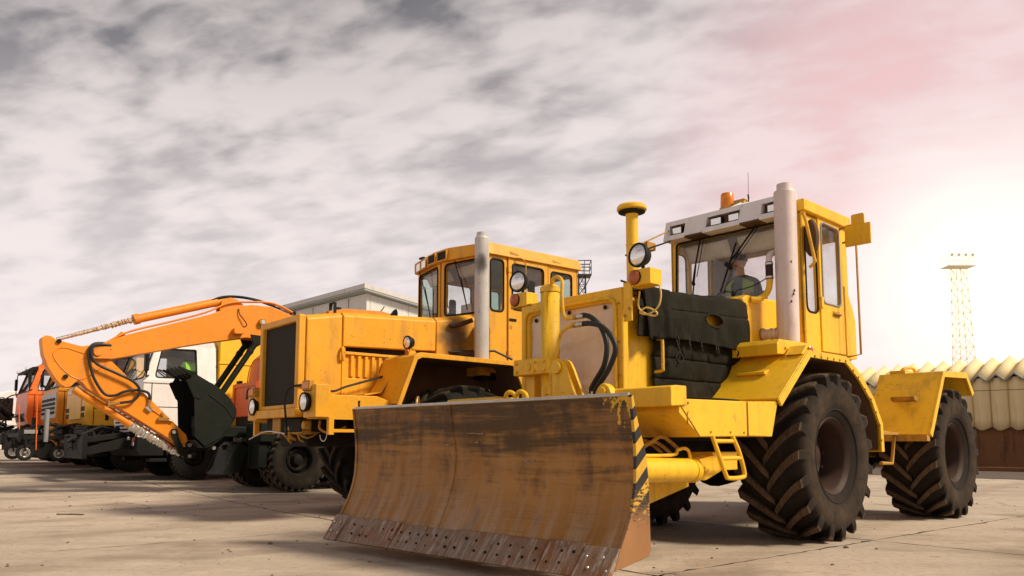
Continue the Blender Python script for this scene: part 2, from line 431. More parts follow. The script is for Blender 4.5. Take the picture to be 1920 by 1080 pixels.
def concrete():
    m, g = new_mat('weathered_concrete')
    geo = g.n('ShaderNodeNewGeometry').outputs['Position']
    big = g.noise(geo, 0.22, 6, 0.6)
    mid = g.noise(g.mapping(geo, (1, 1, 1)), 1.5, 6, 0.65)
    fin = g.noise(geo, 14, 5, 0.7)
    tiny = g.noise(geo, 90, 3, 0.7)
    drag = g.noise(g.mapping(geo, (0.35, 3.2, 1), rot=(0, 0, R(52))), 1.0, 6, 0.6)
    c = g.mix(g.map(big, 0.34, 0.66), (0.41, 0.33, 0.262), (0.545, 0.452, 0.365))
    c = g.mix(g.map(drag, 0.44, 0.70, 0, 0.45), c, (0.31, 0.235, 0.17))
    c = g.mix(g.map(mid, 0.55, 0.75, 0, 0.50), c, (0.27, 0.195, 0.135))
    c = g.mix(g.map(mid, 0.42, 0.28, 0, 0.40), c, (0.64, 0.53, 0.42))
    c = g.mix(g.map(fin, 0.52, 0.70, 0, 0.5), c, (0.24, 0.175, 0.12))
    c = g.mix(g.map(fin, 0.42, 0.28, 0, 0.4), c, (0.64, 0.545, 0.45))
    c = g.mix(g.map(tiny, 0.58, 0.72, 0, 0.6), c, (0.12, 0.088, 0.06))
    oil = g.noise(g.mapping(geo, loc=(7.3, 2.2, 0)), 0.8, 3, 0.5, 0.4)
    c = g.mix(g.map(oil, 0.56, 0.70, 0, 0.55), c, (0.15, 0.11, 0.075))
    spot = g.noise(geo, 5.5, 3, 0.55)
    c = g.mix(g.map(spot, 0.64, 0.70, 0, 0.45), c, (0.22, 0.155, 0.10))
    blk = g.noise(geo, 26, 2, 0.5)
    c = g.mix(g.map(blk, 0.705, 0.735, 0, 0.8), c, (0.10, 0.07, 0.048))
    trk = g.n('ShaderNodeTexWave', {'Vector': g.mapping(geo, rot=(0, 0, R(40))), 'Scale': 0.16, 'Distortion': 3.0, 'Detail': 3, 'Detail Scale': 0.6}).outputs['Fac']
    c = g.mix(g.math('MULTIPLY', g.map(trk, 0.78, 0.98, 0, 0.42), g.map(drag, 0.35, 0.6, 0.3, 1)), c, (0.24, 0.175, 0.125))
    # hairline cracks
    wv = g.n('ShaderNodeTexNoise', {'Vector': geo, 'Scale': 1.3, 'Detail': 5})
    wp = g.vmath('ADD', geo, g.vmath('SCALE', wv.outputs['Color']))
    wp.node.inputs[1].links[0].from_node.inputs[3].default_value = 1.1
    vo = g.n('ShaderNodeTexVoronoi', {'Vector': wp, 'Scale': 0.42}, feature='DISTANCE_TO_EDGE')
    ck = g.math('MULTIPLY', g.map(vo.outputs['Distance'], 0.0, 0.007, 1, 0), g.map(big, 0.48, 0.58, 0, 0.85))
    c = g.mix(ck, c, (0.075, 0.055, 0.04))
    h = g.math('ADD', g.math('MULTIPLY', fin, 0.7), g.math('ADD', g.math('MULTIPLY', tiny, 0.25), g.math('MULTIPLY', ck, -1.0)))
    bump = g.n('ShaderNodeBump', {'Strength': 0.5, 'Distance': 0.02, 'Height': h})
    bs = g.n('ShaderNodeBsdfPrincipled', {'Base Color': c, 'Roughness': 0.85, 'Specular IOR Level': 0.25, 'Normal': bump.outputs[0]})
    finish(g, bs.outputs[0])
    return m


CONCRETE = concrete()
GLASS_V = glass_mat('dark_van_glass', (0.22, 0.22, 0.22), dens=0.05)
JOINT = painted('joint_earth', (0.060, 0.042, 0.030), 0.95, 0.5, (0.04, 0.03, 0.02))
ASPHALT = painted('worn_asphalt', (0.10, 0.072, 0.058), 0.9, 0.5, (0.05, 0.04, 0.03))


def sooty(name, base, centre, rad, dirt=0.4, rough=0.45, metal=0.0):
    """paint with a soot mark beside an exhaust outlet (a stain with its own place on the thing)"""
    m = painted(name, base, rough, dirt, chips=0.5, metal=metal)
    g = NG(m.node_tree)
    bs = [n for n in m.node_tree.nodes if n.type == 'BSDF_PRINCIPLED'][0]
    src = bs.inputs['Base Color'].links[0].from_socket
    tc = g.n('ShaderNodeTexCoord').outputs['Object']
    dd = g.vmath('SUBTRACT', tc, centre)
    dist = g.vmath('LENGTH', g.vmath('MULTIPLY', dd, (1 / rad[0], 1 / rad[1], 1 / rad[2])), out=1)
    dist = g.math('ADD', dist, g.math('MULTIPLY', g.math('SUBTRACT', g.noise(tc, 6, 4), 0.5), 0.7))
    f = g.map(dist, 1.0, 0.25, 0, 0.88, True)
    c = g.mix(f, src, (0.025, 0.018, 0.012))
    g.set(bs.inputs['Base Color'], c)
    return m


SOOTY = sooty('sooty_amber_paint', (0.74, 0.335, 0.012), (-0.20, 0.65, 2.55), (0.42, 0.6, 0.42))
SOOTPIPE = sooty('sooty_grey_pipe', (0.50, 0.48, 0.46), (-0.40, 1.10, 3.62), (0.10, 0.25, 0.22), metal=0.15)

# ------------------------------------------------------------------ geometry helpers
def catmull(pts, n=8):
    pts = [Vector(p) for p in pts]
    if len(pts) < 3:
        return pts
    P = [pts[0] * 2 - pts[1]] + pts + [pts[-1] * 2 - pts[-2]]
    o = []
    for i in range(1, len(P) - 2):
        a, b, c, d_ = P[i - 1:i + 3]
        for k in range(n):
            t = k / n
            o.append(0.5 * ((2 * b) + (c - a) * t + (2 * a - 5 * b + 4 * c - d_) * t * t + (3 * b - a - 3 * c + d_) * t ** 3))
    o.append(pts[-1])
    return o


def rounded(poly, r, k=4):
    """2D polygon with rounded corners; r one radius or one per corner"""
    n = len(poly)
    o = []
    for i in range(n):
        p0, p, p1 = Vector(poly[i - 1]), Vector(poly[i]), Vector(poly[(i + 1) % n])
        rr = r[i] if isinstance(r, (list, tuple)) else r
        a, b = (p0 - p), (p1 - p)
        rr = min(rr, a.length * 0.45, b.length * 0.45)
        a, b = p + a.normalized() * rr, p + b.normalized() * rr
        for j in range(k + 1):
            t = j / k
            o.append(tuple(a * (1 - t) ** 2 + p * 2 * t * (1 - t) + b * t * t))
    return o


class MB:
    def __init__(s):
        s.b = bmesh.new()

    def face(s, vs):
        try:
            return s.b.faces.new(vs)
        except ValueError:
            return None

    def loops(s, A, B, cap=True, closed=True):
        """two rings of 3D points joined by quads"""
        va = [s.b.verts.new(p) for p in A]
        vb = [s.b.verts.new(p) for p in B]
        n = len(A)
        for i in range(n if closed else n - 1):
            j = (i + 1) % n
            s.face((va[i], va[j], vb[j], vb[i]))
        if cap and closed:
            s.face(va[::-1])
            s.face(vb)
        return s

    def box(s, x0, x1, y0, y1, z0, z1):
        return s.loops([(x0, y0, z0), (x1, y0, z0), (x1, y1, z0), (x0, y1, z0)],
                       [(x0, y0, z1), (x1, y0, z1), (x1, y1, z1), (x0, y1, z1)])

    def prism(s, pts, ax, a, b):
        f = {'x': lambda p, h: (h, p[0], p[1]), 'y': lambda p, h: (p[0], h, p[1]), 'z': lambda p, h: (p[0], p[1], h)}[ax]
        return s.loops([f(p, a) for p in pts], [f(p, b) for p in pts])

    def strip(s, pts, th, a, b):
        """bent plate: an open (x, z) polyline with a thickness, from y = a to y = b"""
        P = [Vector(p) for p in pts]
        off = []
        for i, p in enumerate(P):
            t = (P[min(i + 1, len(P) - 1)] - P[max(i - 1, 0)]).normalized()
            off.append(p + Vector((t.y, -t.x)) * th)
        return s.prism([tuple(p) for p in P] + [tuple(p) for p in off[::-1]], 'y', a, b)

    def panel(s, outer, inner, r, f, d0, d1, k=3):
        """a four-cornered plate with a rounded window hole; f(u, v, depth) places it"""
        inn = rounded(inner, r, k)
        out = [o for o in outer for _ in range(k + 1)]
        A, B = [f(*p, d0) for p in out], [f(*p, d1) for p in out]
        a, b = [f(*p, d0) for p in inn], [f(*p, d1) for p in inn]
        n = len(inn)
        V = [[s.b.verts.new(p) for p in L] for L in (A, B, a, b)]
        A, B, a, b = V
        for i in range(n):
            j = (i + 1) % n
            for q in ((A[i], A[j], a[j], a[i]), (B[j], B[i], b[i], b[j]), (a[i], a[j], b[j], b[i])):
                s.face(q)
            if i % (k + 1) == k:
                s.face((A[j], A[i], B[i], B[j]))
        return s

    def plate(s, pts, th):
        P = [Vector(p) for p in pts]
        n = Vector((0, 0, 0))
        for i in range(len(P)):
            n += (P[i] - P[0]).cross(P[(i + 1) % len(P)] - P[0])
        n = n.normalized() * th
        return s.loops(P, [p + n for p in P])

    def tube(s, pts, r, seg=8, closed=False, caps=True):
        P = [Vector(p) for p in pts]
        n = len(P)
        rr = r if isinstance(r, (list, tuple)) else [r] * n
        rings = []
        up = None
        for i in range(n):
            a = P[i - 1] if (i or closed) else P[i]
            b = P[(i + 1) % n] if (i < n - 1 or closed) else P[i]
            t = (b - a).normalized()
            if up is None:
                up = t.orthogonal().normalized()
            up = (up - t * up.dot(t))
            up = up.normalized() if up.length > 1e-6 else t.orthogonal().normalized()
            sd_ = t.cross(up)
            k = 1.0
            if 0 < i < n - 1:
                c = (P[i] - P[i - 1]).normalized().dot((P[i + 1] - P[i]).normalized())
                k = 1 / max(0.5, math.sqrt(max(0, (1 + c) / 2)))
            rings.append([s.b.verts.new(P[i] + (up * math.cos(2 * math.pi * j / seg) + sd_ * math.sin(2 * math.pi * j / seg)) * rr[i] * (k if seg <= 6 else 1)) for j in range(seg)])
        for i in range(n if closed else n - 1):
            A, B = rings[i], rings[(i + 1) % n]
            for j in range(seg):
                s.face((A[j], A[(j + 1) % seg], B[(j + 1) % seg], B[j]))
        if caps and not closed:
            s.face(rings[0][::-1])
            s.face(rings[-1])
        return s

    def cyl(s, p0, p1, r, r1=None, seg=16):
        return s.tube([p0, p1], [r, r if r1 is None else r1], seg)

    def lathe(s, prof, c, ax, seg=24, cap=True):
        """prof = (radius, height) pairs revolved about the axis ax through c"""
        ax = Vector(ax).normalized()
        e1 = ax.orthogonal().normalized()
        e2 = ax.cross(e1)
        c = Vector(c)
        rings = []
        for r, h in prof:
            rings.append([s.b.verts.new(c + ax * h + (e1 * math.cos(2 * math.pi * j / seg) + e2 * math.sin(2 * math.pi * j / seg)) * max(r, 1e-4)) for j in range(seg)])
        for A, B in zip(rings, rings[1:]):
            for j in range(seg):
                s.face((A[j], A[(j + 1) % seg], B[(j + 1) % seg], B[j]))
        if cap:
            s.face(rings[0][::-1])
            s.face(rings[-1])
        return s

    def ball(s, c, r, sc=(1, 1, 1), seg=14):
        m = Matrix.Translation(c) @ Matrix.Diagonal((r * sc[0], r * sc[1], r * sc[2], 1))
        bmesh.ops.create_uvsphere(s.b, u_segments=seg, v_segments=max(6, seg // 2), radius=1, matrix=m)
        return s

    def grid(s, f, nu, nv, keep=None):
        V = [[s.b.verts.new(f(i / nu, j / nv)) for j in range(nv + 1)] for i in range(nu + 1)]
        for i in range(nu):
            for j in range(nv):
                if keep is None or keep((i + 0.5) / nu, (j + 0.5) / nv):
                    s.face((V[i][j], V[i + 1][j], V[i + 1][j + 1], V[i][j + 1]))
        return s

    def xf(s, m):
        bmesh.ops.transform(s.b, matrix=m, verts=s.b.verts)
        return s

    def mesh(s, name, mat, ang=35, mats=None):
        b = s.b
        bmesh.ops.remove_doubles(b, verts=b.verts, dist=1e-5)
        loose = [v for v in b.verts if not v.link_faces]
        if loose:
            bmesh.ops.delete(b, geom=loose, context='VERTS')
        bmesh.ops.recalc_face_normals(b, faces=b.faces)
        for f in b.faces:
            f.smooth = True
        ca = R(ang)
        for e in b.edges:
            if len(e.link_faces) == 2:
                e.smooth = e.calc_face_angle(0) < ca
        me = bpy.data.meshes.new(name)
        b.to_mesh(me)
        b.free()
        me.materials.append(mat)
        return me

    def build(s, name, mat, parent=None, bevel=0.0, solid=0.0, ang=35, label=None, stuff=False):
        o = bpy.data.objects.new(name, s.mesh(name, mat, ang))
        COL.objects.link(o)
        if parent is not None:
            o.parent = parent
        if solid:
            md = o.modifiers.new('solid', 'SOLIDIFY')
            md.thickness = solid
            md.offset = 0
        if bevel:
            md = o.modifiers.new('bevel', 'BEVEL')
            md.width = bevel
            md.segments = 2
            md.limit_method = 'ANGLE'
            md.angle_limit = R(40)
            md.harden_normals = True
        if label:
            o['label'] = label
        if stuff:
            o['kind'] = 'stuff'
        return o


def thing(name, label, cat, loc=(0, 0, 0), rot=0.0, group=None):
    o = bpy.data.objects.new(name, None)
    o.empty_display_size = 0.2
    COL.objects.link(o)
    o.location = loc
    o.rotation_euler = (0, 0, rot)
    o['label'] = label
    o['category'] = cat
    if group:
        o['group'] = group
    return o


def tag(o, label, cat, group=None):
    o['label'] = label
    o['category'] = cat
    if group:
        o['group'] = group
    return o


def structure(o):
    o['kind'] = 'structure'
    return o


def heading(deg):
    """z rotation that turns local +x (a vehicle's nose) so that its tail points deg clockwise from +Y"""
    a = R(deg)
    return math.atan2(-math.cos(a), -math.sin(a))


FY = lambda y: (lambda u_, v_, d_: (u_, y + d_, v_))      # (x, z) panel at y
FX = lambda x: (lambda u_, v_, d_: (x + d_, u_, v_))      # (y, z) panel at x


def ground_z(x, y):
    t = -0.70 * (x + 1.5) + 0.70 * (y - 11.8) - 1.0
    t = max(0.0, min(18.0, t))
    t = t * t / (t + 2.0)
    return 0.021 * t


# ------------------------------------------------------------------ wheels
def tyre_mesh(name, Rad, W, rr, n, lh, lw, sweep, mat, block=False, curve=0.35):
    b = MB()
    Rb = Rad - lh
    h = W / 2
    sh = Rad - rr
    prof = [(rr * 0.97, -h * 0.62), (rr * 1.0, -h * 0.78), (rr + sh * 0.12, -h * 0.90), (rr + sh * 0.32, -h * 1.0), (rr + sh * 0.52, -h * 1.03),
            (rr + sh * 0.70, -h * 1.0), (Rb - sh * 0.07, -h * 0.93), (Rb - 0.012, -h * 0.80), (Rb, -h * 0.5), (Rb + 0.006, 0)]
    prof = prof + [(r_, -y_) for r_, y_ in prof[-2::-1]]
    b.lathe(prof, (0, 0, 0), (0, 1, 0), 64, cap=False)
    # raised bead ring and sidewall line
    for s_ in (-1, 1):
        b.lathe([(rr + sh * 0.17, s_ * h * 0.93), (rr + sh * 0.19, s_ * h * 0.965), (rr + sh * 0.215, s_ * h * 0.95)], (0, 0, 0), (0, 1, 0), 64, cap=False)
    for sd_ in (-1, 1):
        for i in range(n):
            a0 = 2 * math.pi * (i + (0.5 if sd_ > 0 else 0)) / n
            rings = []
            K = 6
            for k in range(-1, K + 1):
                if k == -1:                                  # runs down over the shoulder
                    y = sd_ * h * 1.005
                    ra, ro = Rb - sh * 0.20, Rad - sh * 0.15
                    th = a0
                else:
                    t = k / K
                    y = sd_ * (h * 0.97 * (1 - t) + (-0.03 * W if not block else 0.02 * W) * t)
                    th = a0 - sweep * (t ** (1 + curve) if not block else t)
                    ro = Rad - (0.012 if k == 0 else 0) - 0.25 * lh * (0.0 if t < 1 else 1)
                    ra = Rb - 0.03
                wd = lw * (1.12 if k <= 0 else 1.0) * (1.0 if k < K else 0.85)
                da = wd / Rad / 2
                tp = 0.78
                P = []
                for r_, q in ((ra, 1.12), (ro, tp)):
                    for sg in (-1, 1):
                        an = th + sg * da * q
                        P.append((r_ * math.cos(an), y, r_ * math.sin(an)))
                rings.append([P[0], P[1], P[3], P[2]])
            V = [[b.b.verts.new(p) for p in ring] for ring in rings]
            for A, B in zip(V, V[1:]):
                for j in range(4):
                    b.face((A[j], A[(j + 1) % 4], B[(j + 1) % 4], B[j]))
            b.face(V[0])
            b.face(V[-1])
    return b.mesh(name, mat, 40)


def rim_mesh(name, rr, W, mat, depth=0.5, bolts=10):
    b = MB()
    h = W / 2
    o = h * 0.80
    di = h * (0.80 - depth)
    b.lathe([(rr * 1.02, -o), (rr * 0.90, -o * 0.95), (rr * 0.86, -o * 0.5), (rr * 0.84, di * 0.4 - 0.02), (rr * 0.86, di), (rr * 0.89, o * 0.86), (rr * 0.93, o * 0.93),
             (rr * 1.02, o * 1.03), (rr * 1.05, o * 1.0)], (0, 0, 0), (0, 1, 0), 48, cap=False)
    b.lathe([(rr * 0.87, di - 0.03), (rr * 0.80, di), (rr * 0.62, di + 0.035), (rr * 0.55, di + 0.02), (rr * 0.40, di - 0.02), (rr * 0.36, di + 0.03), (rr * 0.30, di + 0.09), (rr * 0.12, di + 0.11)], (0, 0, 0), (0, 1, 0), 40)
    return b.mesh(name, mat, 40)


def nuts_mesh(name, rr, W, depth, n, mat):
    b = MB()
    h = W / 2
    di = h * (0.80 - depth)
    for i in range(n):
        a = 2 * math.pi * i / n
        c = Vector((math.cos(a) * rr * 0.66, di + 0.02, math.sin(a) * rr * 0.66))
        b.cyl(c, c + Vector((0, 0.035, 0)), rr * 0.042, seg=6)
    return b.mesh(name, mat)


class WheelKind:
    def __init__(s, Rad, W, rr, n, lh, lw, sweep, rub, rimmat, depth=0.5, block=False, nuts=10, curve=0.35):
        s.R = Rad
        s.t = tyre_mesh('tyre', Rad, W, rr, n, lh, lw, sweep, rub, block, curve)
        s.r = rim_mesh('wheel', rr, W, rimmat, depth)
        s.n = nuts_mesh('wheel_nuts', rr, W, depth, nuts, rimmat)

    def put(s, root, x, y, side=1, z=None, turn=0.0):
        """side = 1 shows its outer face towards +y"""
        o = bpy.data.objects.new('wheel', s.r)
        COL.objects.link(o)
        o.parent = root
        o.location = (x, y, s.R if z is None else z)
        o.scale = (1, side, 1)
        o.rotation_euler = (0, turn, 0)
        for nm, me in (('tyre', s.t), ('wheel_nuts', s.n)):
            c = bpy.data.objects.new(nm, me)
            COL.objects.link(c)
            c.parent = o
            if nm == 'wheel_nuts':
                c['kind'] = 'stuff'
        return o


BIG = WheelKind(0.865, 0.72, 0.385, 19, 0.074, 0.098, 0.42, TYRE1, RIM, 0.75)
BIG2 = WheelKind(0.90, 0.72, 0.40, 18, 0.072, 0.105, 0.42, TYRE2, RIM, 0.75)
DUAL = WheelKind(0.65, 0.31, 0.33, 26, 0.044, 0.074, 0.14, TYRE3, CHASSIS, 0.9, True)
TRUCKW = WheelKind(0.55, 0.31, 0.285, 36, 0.016, 0.060, 0.06, RUBBER_D, CHASSIS, 0.6, True)
CASTOR = WheelKind(0.20, 0.12, 0.11, 16, 0.006, 0.04, 0.02, RUBBER_D, STEEL, 0.3, True, 5)


def lamp(root, c, r, axis=(1, 0, 0), depth=None, name='work_lamp', shell=BLACK, lens=LENS):
    """round lamp: shell with a bright rim, glass set into it"""
    depth = depth or r * 1.1
    ax = Vector(axis).normalized()
    b = MB().lathe([(r * 0.35, -depth), (r * 0.72, -depth * 0.8), (r * 0.97, -depth * 0.3), (r * 1.06, -0.02), (r * 1.06, 0.012), (r * 0.94, 0.016), (r * 0.92, 0.0)], c, ax, 28)
    o = b.build(name, shell, root)
    MB().lathe([(r * 0.93, 0.002), (r * 0.8, 0.016), (r * 0.45, 0.028), (r * 0.1, 0.032)], c, ax, 28).build('lens', lens, o)
    return o

# ------------------------------------------------------------------ people
def skin_body(name, joints, bones, root_i, mat, parent, sub=2):
    me = bpy.data.meshes.new(name)
    me.from_pydata([j[:3] for j in joints], bones, [])
    o = bpy.data.objects.new(name, me)
    COL.objects.link(o)
    o.parent = parent
    md = o.modifiers.new('skin', 'SKIN')
    if not me.skin_vertices:
        bpy.context.view_layer.objects.active = o
    for i, j in enumerate(joints):
        sv = me.skin_vertices[0].data[i]
        sv.radius = (j[3], j[4] if len(j) > 4 else j[3])
        sv.use_root = (i == root_i)
    md.use_smooth_shade = True
    ss = o.modifiers.new('sub', 'SUBSURF')
    ss.levels = ss.render_levels = sub
    me.materials.append(mat)
    return o


def seated_person(root, hip, grip_l, grip_r):
    """a seated driver facing +x, hands on the wheel; hip height and grips are given in the root's frame"""
    hx, hy, hz = hip
    J = [(hx, hy, hz, .15, .13), (hx - .02, hy, hz + .20, .145, .12), (hx, hy, hz + .40, .17, .12), (hx + .01, hy, hz + .50, .12, .10), (hx + .03, hy, hz + .60, .055)]
    B = [(0, 1), (1, 2), (2, 3), (3, 4)]
    for sg, gp in ((1, grip_l), (-1, grip_r)):
        k = len(J)
        gp = Vector(gp)
        shd = Vector((hx, hy + sg * .19, hz + .47))
        el = (shd + gp) / 2 + Vector((-.05, sg * .08, -.16))
        J += [(*shd, .075), (*el, .052), (*(gp - (gp - el).normalized() * .06), .034)]
        B += [(3, k), (k, k + 1), (k + 1, k + 2)]
    for sg in (1, -1):
        k = len(J)
        J += [(hx + .10, hy + sg * .10, hz - .01, .095), (hx + .46, hy + sg * .14, hz + .05, .07), (hx + .52, hy + sg * .14, hz - .30, .05), (hx + .62, hy + sg * .14, hz - .34, .035)]
        B += [(0, k), (k, k + 1), (k + 1, k + 2), (k + 2, k + 3)]
    body = skin_body('body', J, B, 0, CLOTH, root)
    # head: skull, jaw, nose, ears on a neck
    c = Vector((hx + .06, hy, hz + .74))
    b = MB()
    b.ball(c + Vector((-.01, 0, .03)), .1, (1.02, .80, 1.05), 18)
    h = b.b
    for vtx in h.verts:
        q = vtx.co - c
        if q.z < 0:
            vtx.co.y = c.y + q.y * (1 - .25 * min(1, -q.z / .08))
            vtx.co.x += .018 * min(1, -q.z / .08)
            vtx.co.z -= .02 * min(1, -q.z / .08)
    b.tube([c + Vector((-.02, 0, -.16)), c + Vector((-.005, 0, -.04))], [.058, .055], 12)
    b.ball(c + Vector((.105, 0, .005)), .018, (1.1, .8, 1.5), 8)
    for sg in (1, -1):
        b.ball(c + Vector((-.005, sg * .082, .015)), .026, (.8, .4, 1.3), 8)
    head = b.build('head', SKIN, root)
    e = MB()
    for sg in (1, -1):
        e.ball(c + Vector((.088, sg * .032, .035)), .012, (.6, 1.2, .8), 8)
    e.tube([c + Vector((.098, -.025, -.045)), c + Vector((.102, 0, -.047)), c + Vector((.098, .025, -.045))], .005, 6)
    e.build('eyes_and_mouth', HAIR, head, stuff=True)
    MB().lathe([(.098, -.01), (.1, .02), (.088, .07), (.055, .098), (.012, .108)], c + Vector((-.015, 0, .035)), (0.05, 0, 1), 20).ball(c + Vector((.085, 0, .055)), .06, (1.0, .9, .16), 12).build('cap', HAIR, head)
    # hands closed on the wheel rim
    for gp in (grip_l, grip_r):
        gp = Vector(gp)
        hb = MB().ball(gp + Vector((-.045, 0, .0)), .042, (1.1, .85, .55), 12)
        for i in range(4):
            y = gp.y + (i - 1.5) * .019
            L = (.085, .095, .09, .07)[i]
            hb.tube(catmull([(gp.x - .02, y, gp.z + .015), (gp.x + .015, y, gp.z + .026), (gp.x + .03, y, gp.z + .0), (gp.x + .01 + .08 - L, y, gp.z - .022)], 3), .0092, 8)
        hb.tube(catmull([(gp.x - .05, gp.y + .03, gp.z), (gp.x - .02, gp.y + .048, gp.z + .01), (gp.x + .012, gp.y + .04, gp.z + .012)], 3), .0105, 8)
        hb.build('hand', SKIN, root)
    vb = MB()
    rings = []
    for zz, rx, ry in ((.02, .165, .20), (.20, .155, .195), (.36, .17, .225), (.46, .155, .225), (.545, .09, .12)):
        rings.append([(hx - .005 + rx * math.cos(a) * (1 if zz < .5 else .95), hy + ry * math.sin(a), hz + zz) for a in [R(22 + i * 316 / 24) for i in range(25)]])
    for A, Bq in zip(rings, rings[1:]):
        vb.loops(A, Bq, cap=False, closed=False)
    vest = vb.build('safety_vest', DULLVIS, root, solid=.012)
    tb = MB()
    for zz, rx, ry in ((.14, .163, .202), (.27, .168, .215)):
        A = [(hx - .005 + rx * math.cos(a), hy + ry * math.sin(a), hz + zz) for a in [R(22 + i * 316 / 24) for i in range(25)]]
        tb.loops(A, [(p[0], p[1], p[2] + .05) for p in A], cap=False, closed=False)
    tb.build('reflective_band', TAPE, vest, solid=.02, stuff=True)
    return root


# ------------------------------------------------------------------ ground: cast slabs with open joints
def ground():
    base = MB()
    xs = [-900, -300, -100, -50] + [-40 + 2 * i for i in range(41)] + [50, 100, 300, 900]
    ys = [-60, -20] + [-10 + 2 * i for i in range(36)] + [70, 100, 160, 300, 700, 1500]
    V = [[base.b.verts.new((x, y, ground_z(x, y) - 0.035)) for y in ys] for x in xs]
    for i in range(len(xs) - 1):
        for j in range(len(ys) - 1):
            base.face((V[i][j], V[i + 1][j], V[i + 1][j + 1], V[i][j + 1]))
    gr = structure(base.build('ground', CONCRETE))
    # the earth in the joints, just under the slabs
    a = R(51)
    ex, ey = Vector((math.sin(a), math.cos(a))), Vector((math.cos(a), -math.sin(a)))
    o = Vector((3.72, 8.12))
    rnd = random.Random(3)
    EX = [-33.4, -27.4, -21.4, -15.4, -9.4, -3.4, 0.0, 6.0, 12.0, 18.0]       # joints across and along the yard
    EY = [-26.4, -22.0, -17.6, -13.2, -8.8, -4.4, 0.0, 4.4, 8.8]
    gap = 0.026
    cells = []
    for i in range(len(EX) - 1):
        for j in range(len(EY) - 1):
            c = o + ex * (EX[i] + EX[i + 1]) / 2 + ey * (EY[j] + EY[j + 1]) / 2
            if -21 < c.x < 18 and 0.3 < c.y < 34 and c.y > abs(c.x) * 0.55 - 3:
                cells.append((i, j))
    for i, j in cells:
        b = MB()
        N = 30
        LX, LY = EX[i + 1] - EX[i], EY[j + 1] - EY[j]
        off = rnd.uniform(0, .002)

        def P(s_, t_, dz=0.0):
            p = o + ex * (EX[i] + s_) + ey * (EY[j] + t_)
            return Vector((p.x, p.y, ground_z(p.x, p.y) + off + dz))
        # rim points with broken, chipped arrises
        rim = [(LX * k / N, 0, 0, 1) for k in range(N)] + [(LX, LY * k / N, -1, 0) for k in range(N)]
        rim += [(LX * (1 - k / N), LY, 0, -1) for k in range(N)] + [(0, LY * (1 - k / N), 1, 0) for k in range(N)]
        top, low = [], []
        for s_, t_, nx_, ny_ in rim:
            e = gap * (0.40 + 0.9 * rnd.random() ** 2) + (0.06 * rnd.random() if rnd.random() < 0.06 else 0)
            top.append(P(s_ + nx_ * e, t_ + ny_ * e))
            low.append(P(s_ + nx_ * e * .6, t_ + ny_ * e * .6, -0.06))
        b.loops(low, top)
        b.build('slab', CONCRETE, gr, ang=60)
    jp = MB()

    def filling(p0, p1, side):
        n = 14
        L = [[jp.b.verts.new((p.x, p.y, ground_z(p.x, p.y) - 0.002)) for p in (q - side * .075, q + side * .075)] for q in (p0 + (p1 - p0) * k / n for k in range(n + 1))]
        for A, Bq in zip(L, L[1:]):
            jp.face((A[0], A[1], Bq[1], Bq[0]))
    for i, j in cells:
        a_, b_ = o + ex * EX[i] + ey * EY[j], o + ex * EX[i + 1] + ey * EY[j + 1]
        c_, d_ = o + ex * EX[i + 1] + ey * EY[j], o + ex * EX[i] + ey * EY[j + 1]
        filling(a_, c_, ey)
        filling(a_, d_, ex)
    jp.build('joint_filling', JOINT, gr)['kind'] = 'stuff'
    # small loose stones and dirt crumbs
    sb = MB()
    for k in range(1500):
        x, y = rnd.uniform(-9, 8), 2.5 + 15 * rnd.random() ** 1.3
        if rnd.random() < .35:                              # gather along the joints
            if rnd.random() < .5:
                p = o + ex * rnd.uniform(-12, 8) + ey * (rnd.choice(EY) + rnd.gauss(0, .05))
            else:
                p = o + ex * (rnd.choice(EX) + rnd.gauss(0, .05)) + ey * rnd.uniform(-12, 8)
            x, y = p.x, p.y
            if y < 2.2:
                continue
        r = 0.004 + 0.013 * rnd.random() ** 3 + (0.014 if rnd.random() < .02 else 0)
        m = Matrix.Translation((x, y, ground_z(x, y) + r * .3)) @ Matrix.Rotation(rnd.random() * 6, 4, 'Z') @ Matrix.Diagonal((r * rnd.uniform(.8, 1.6), r, r * .7, 1))
        bmesh.ops.create_icosphere(sb.b, subdivisions=1, radius=1, matrix=m)
    st = sb.build('loose_stones', STONE)
    st['kind'] = 'stuff'
    st['label'] = 'small loose stones and crumbs of dirt on the concrete'
    return gr


ground()
sk = MB().tube(catmull([(-.19, .0, .012), (-.05, .012, .014), (.06, -.004, .016), (.19, .01, .012)], 4), [.009] * 12 + [.006], 6)
so_ = sk.build('dry_stick', PLINTH_STICK)
so_.location = (-6.05, 10.75, ground_z(-6.05, 10.75))
so_.rotation_euler = (0, 0, -.05)
tag(so_, 'thin dark dry stick lying on the bare concrete at lower left', 'stick')


